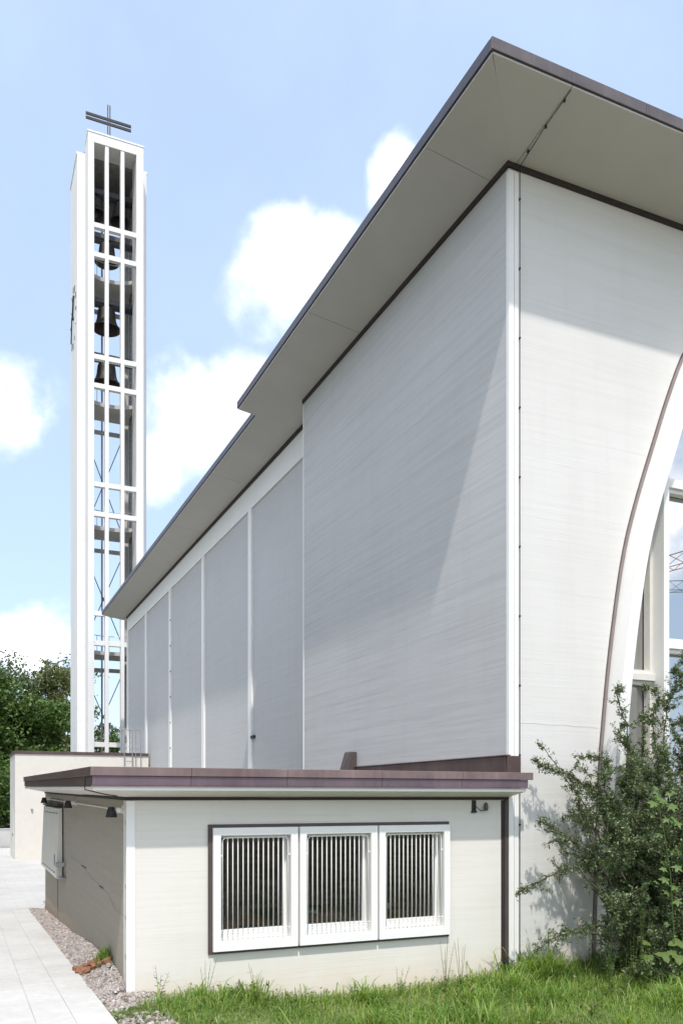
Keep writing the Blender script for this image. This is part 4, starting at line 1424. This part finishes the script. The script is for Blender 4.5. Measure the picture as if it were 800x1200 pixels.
CL = [(random.uniform(.3, 12), random.uniform(-4.6, 0), random.uniform(.25, .6), random.uniform(.6, 1.7)) for _ in range(70)]
BARE = [(-.05, -1.75, .42), (.35, -2.4, .35), (4.9, -3.7, .45), (5.6, -3.6, .35), (3.0, -4.2, .3), (-.15, -.95, .1)]


def gsample(r):
    x, y = r.uniform(-.36, 12.5), -4.8 * r.random()
    edge = -0.75 + x * 0.75
    if x < .75 and y > edge + r.normal(0, .06):
        if r.random() > .03:
            return None
    for bx, by, br in BARE:
        if (x - bx) ** 2 + (y - by) ** 2 < (br * r.uniform(.6, 1.25)) ** 2 and r.random() < .9:
            return None
    if x < .2 and r.random() < .35:
        return None
    h = .092
    for cx_, cy_, cr, ch_ in CL:
        q = ((x - cx_) ** 2 + (y - cy_) ** 2) / (cr * cr)
        if q < 1:
            h = max(h, .10 * (1 + ch_ * (1 - q)))
    if y > -.7:
        h *= 1 + .55 * (1 + y / .7)
    h *= math.exp(r.normal(0, .28))
    h *= lerp(x, [0, .6, 1.7, 2.4], [.5, .55, .8, 1])
    if x > 5.6:
        h *= 1.2
    return x, y, gz(x, y) - .01, h


grass(120000, gsample, .2, M['grass'], 77, 'grass', 'long fresh green grass growing along the foot of the annex')


def tuft(r):
    a, d = r.uniform(0, 6.28), abs(r.normal(0, .07))
    x, y = -.09 + d * math.cos(a), 1.35 + d * 1.8 * math.sin(a)
    if x > -.012 or y < .05:
        return None
    return x, min(y, 1.8), gravel_z(x, y) - .01, .2


# the tuft stands behind y = 0, so it gets its own builder
r_ = np.random.default_rng(4)
tf = MB()
for k in range(420):
    s = tuft(r_)
    if s is None:
        continue
    x, y, z, h = s
    h *= r_.uniform(.5, 1.2)
    a = r_.uniform(0, 6.28)
    lx, ly = math.cos(a) * h * .4, math.sin(a) * h * .4
    wx, wy = -math.sin(a) * .004, math.cos(a) * .004
    tf.add([(x - wx, y - wy, z), (x + wx, y + wy, z), (min(x + lx * .5 + wx, -.004), y + ly * .5 + wy, z + h * .6), (min(x + lx * .5 - wx, -.004), y + ly * .5 - wy, z + h * .6), (min(x + lx, -.004), y + ly, z + h)], [(0, 1, 2, 3), (3, 2, 4)])
tag(put('grass_tuft', tf, M['grass']), 'small green grass tuft on the gravel against the annex side wall', 'grass tuft')


# tall weeds by the wall
def weed(x, y, h, label, seed, n_leaf=26, leafy=True):
    r = random.Random(seed)
    z = gz(x, y)
    t = thing('weed', label, 'weed', (x, y, z), 'weeds standing in the grass')
    sm, lm = MB(), MB()
    for s in range(3 if leafy else 4):
        dx, dy = r.uniform(-.12, .12), r.uniform(-.08, .03)
        hh = h * r.uniform(.7, 1)
        pts = [(x + dx * f * 1.2, min(y + dy * f, -.02), z + hh * f) for f in (0, .35, .7, 1)]
        sm.tube(pts, .0045, 5, .0015)
        for k in range(n_leaf // 3):
            f = .1 + .9 * k / (n_leaf // 3)
            p = Vector((x + dx * f * 1.2, min(y + dy * f, -.02), z + hh * f))
            a = r.uniform(0, 6.28)
            L = (.10 * (1.1 - f * .7) if leafy else .03) * r.uniform(.7, 1.2)
            d = Vector((math.cos(a), math.sin(a), r.uniform(.1, .7))).normalized()
            sd = d.cross(Vector((0, 0, 1))).normalized() * L * (.16 if leafy else .2)
            q = [p, p + d * L * .5 + sd, p + d * L - Vector((0, 0, L * .15)), p + d * L * .5 - sd]
            q = [(v.x, min(v.y, -.004), v.z) for v in q]
            lm.add(q, [(0, 1, 2, 3)])
    put('stem', sm, M['weed'], t)
    put('leaves', lm, M['weed'], t)


weed(1.62, -.3, .62, 'leafy weed growing below the left barred window', 1)
weed(.35, -.25, .42, 'short weed nearest the white corner of the annex', 2)
weed(.95, -.25, .55, 'thin seeding weed left of the leafy one below the left window', 3, 24, False)
weed(3.7, -.35, .6, 'leafy weed growing below the right barred window', 4)
weed(4.55, -.2, .85, 'tall thin seeding weed near the right end of the annex wall', 5, 40, False)
weed(4.75, -.3, .8, 'second tall thin weed beside the brown joint of the annex', 6, 34, False)
weed(7.0, -1.55, 1.5, 'tallest upright weed stalk in front of the shrub', 7, 60, True)
weed(6.6, -1.35, .9, 'leafy weed at the left foot of the shrub', 8, 40)
weed(5.35, -2.4, .3, 'low spiky weed in the foreground grass toward the right', 9, 40)


# leafy weeds crowding round the foot of the shrub: nothing tells one from the next
for k in range(12):
    weed(6.1 + .2 * k + random.uniform(-.1, .1), -1.25 - random.uniform(0, .6), random.uniform(.45, .95), 'leafy green weed among those crowding the grassy foot of the shrub', 30 + k, 42)

# low broad leaves between the grass blades
r_ = np.random.default_rng(91)
pc = []
while len(pc) < 9000:
    q = gsample(r_)
    if q is None or r_.random() > (.25 + .75 * (math.sin(q[0] * 2.1 + 1) * math.sin(q[1] * 2.7) > .1)):
        continue
    pc.append((q[0], q[1], q[2] + q[3] * r_.uniform(.3, 1.1)))
pc = np.array(pc)
pc[:, 1] = np.minimum(pc[:, 1], -.05)
tag(fast('ground_cover', *leaf_quads(pc, .055, .55, .8, 92), M['weed']), 'small broad weed leaves between the grass blades', None, None, 'stuff')

# construction cranes far behind the viewer, mirrored in the church glazing
M['crane'] = plain('red_crane_paint', (0.42, 0.22, 0.18), 0.15, 0.5)
M['crane_grey'] = plain('grey_crane_paint', (0.34, 0.36, 0.38), 0.15, 0.5)


def lattice(mb, p, q, w, step, r):
    p, q = Vector(p), Vector(q)
    d = (q - p).normalized()
    a = d.cross(Vector((0, 0, 1)))
    a = a.normalized() if a.length > .1 else Vector((1, 0, 0))
    b = a.cross(d)
    c_ = [a * w / 2 - b * w / 2, -a * w / 2 - b * w / 2, b * w / 2, b * w / 2] if abs(d.z) < .5 else [a * w / 2 + b * w / 2, a * w / 2 - b * w / 2, -a * w / 2 - b * w / 2, -a * w / 2 + b * w / 2]
    for o_ in c_:
        mb.tube([p + o_, q + o_], r, 5)
    n = int((q - p).length / step)
    for k in range(n):
        s0, s1 = p.lerp(q, k / n), p.lerp(q, (k + 1) / n)
        for i in range(4):
            mb.tube([s0 + c_[i], s1 + c_[(i + 1) % 4]], r * .6, 4)


def crane(label, base, dirn, z, m, back=18, length=45, w=1.8):
    t = thing('tower_crane', label, 'crane', base, 'cranes mirrored in the church glazing')
    dirn = Vector(dirn).normalized()
    top = Vector((base[0], base[1], z))
    mb = MB()
    lattice(mb, base, top, w, 2.2, .07)
    put('mast', mb, m, t)
    mb = MB()
    lattice(mb, top - dirn * back * .0 + Vector((0, 0, .9)), top + dirn * length + Vector((0, 0, .9)), w, 2.4, .07)
    put('jib', mb, m, t)
    mb = MB()
    lattice(mb, top + Vector((0, 0, .9)), top - dirn * back + Vector((0, 0, .9)), w, 2.4, .07)
    put('counter_jib', mb, m, t)
    put('counterweight', MB().box(top.x - dirn.x * back - 1, top.x - dirn.x * back + 1, top.y - dirn.y * back - 1, top.y - dirn.y * back + 1, z - 2.2, z - .2), M['conc'], t)
    put('cab', MB().box(top.x + .9, top.x + 2.4, top.y - .9, top.y + .9, z - 2, z), m, t, bevel=.1)


crane('red lattice tower crane whose jib is mirrored in the church glazing', (84.2, -46, -.5), (-.1, -1, 0), 32.0, M['crane'])
crane('farther grey lattice tower crane whose jib is mirrored lower in the glazing', (133.7, -88.4, -.5), (-.86, -.51, 0), 38.9, M['crane_grey'])
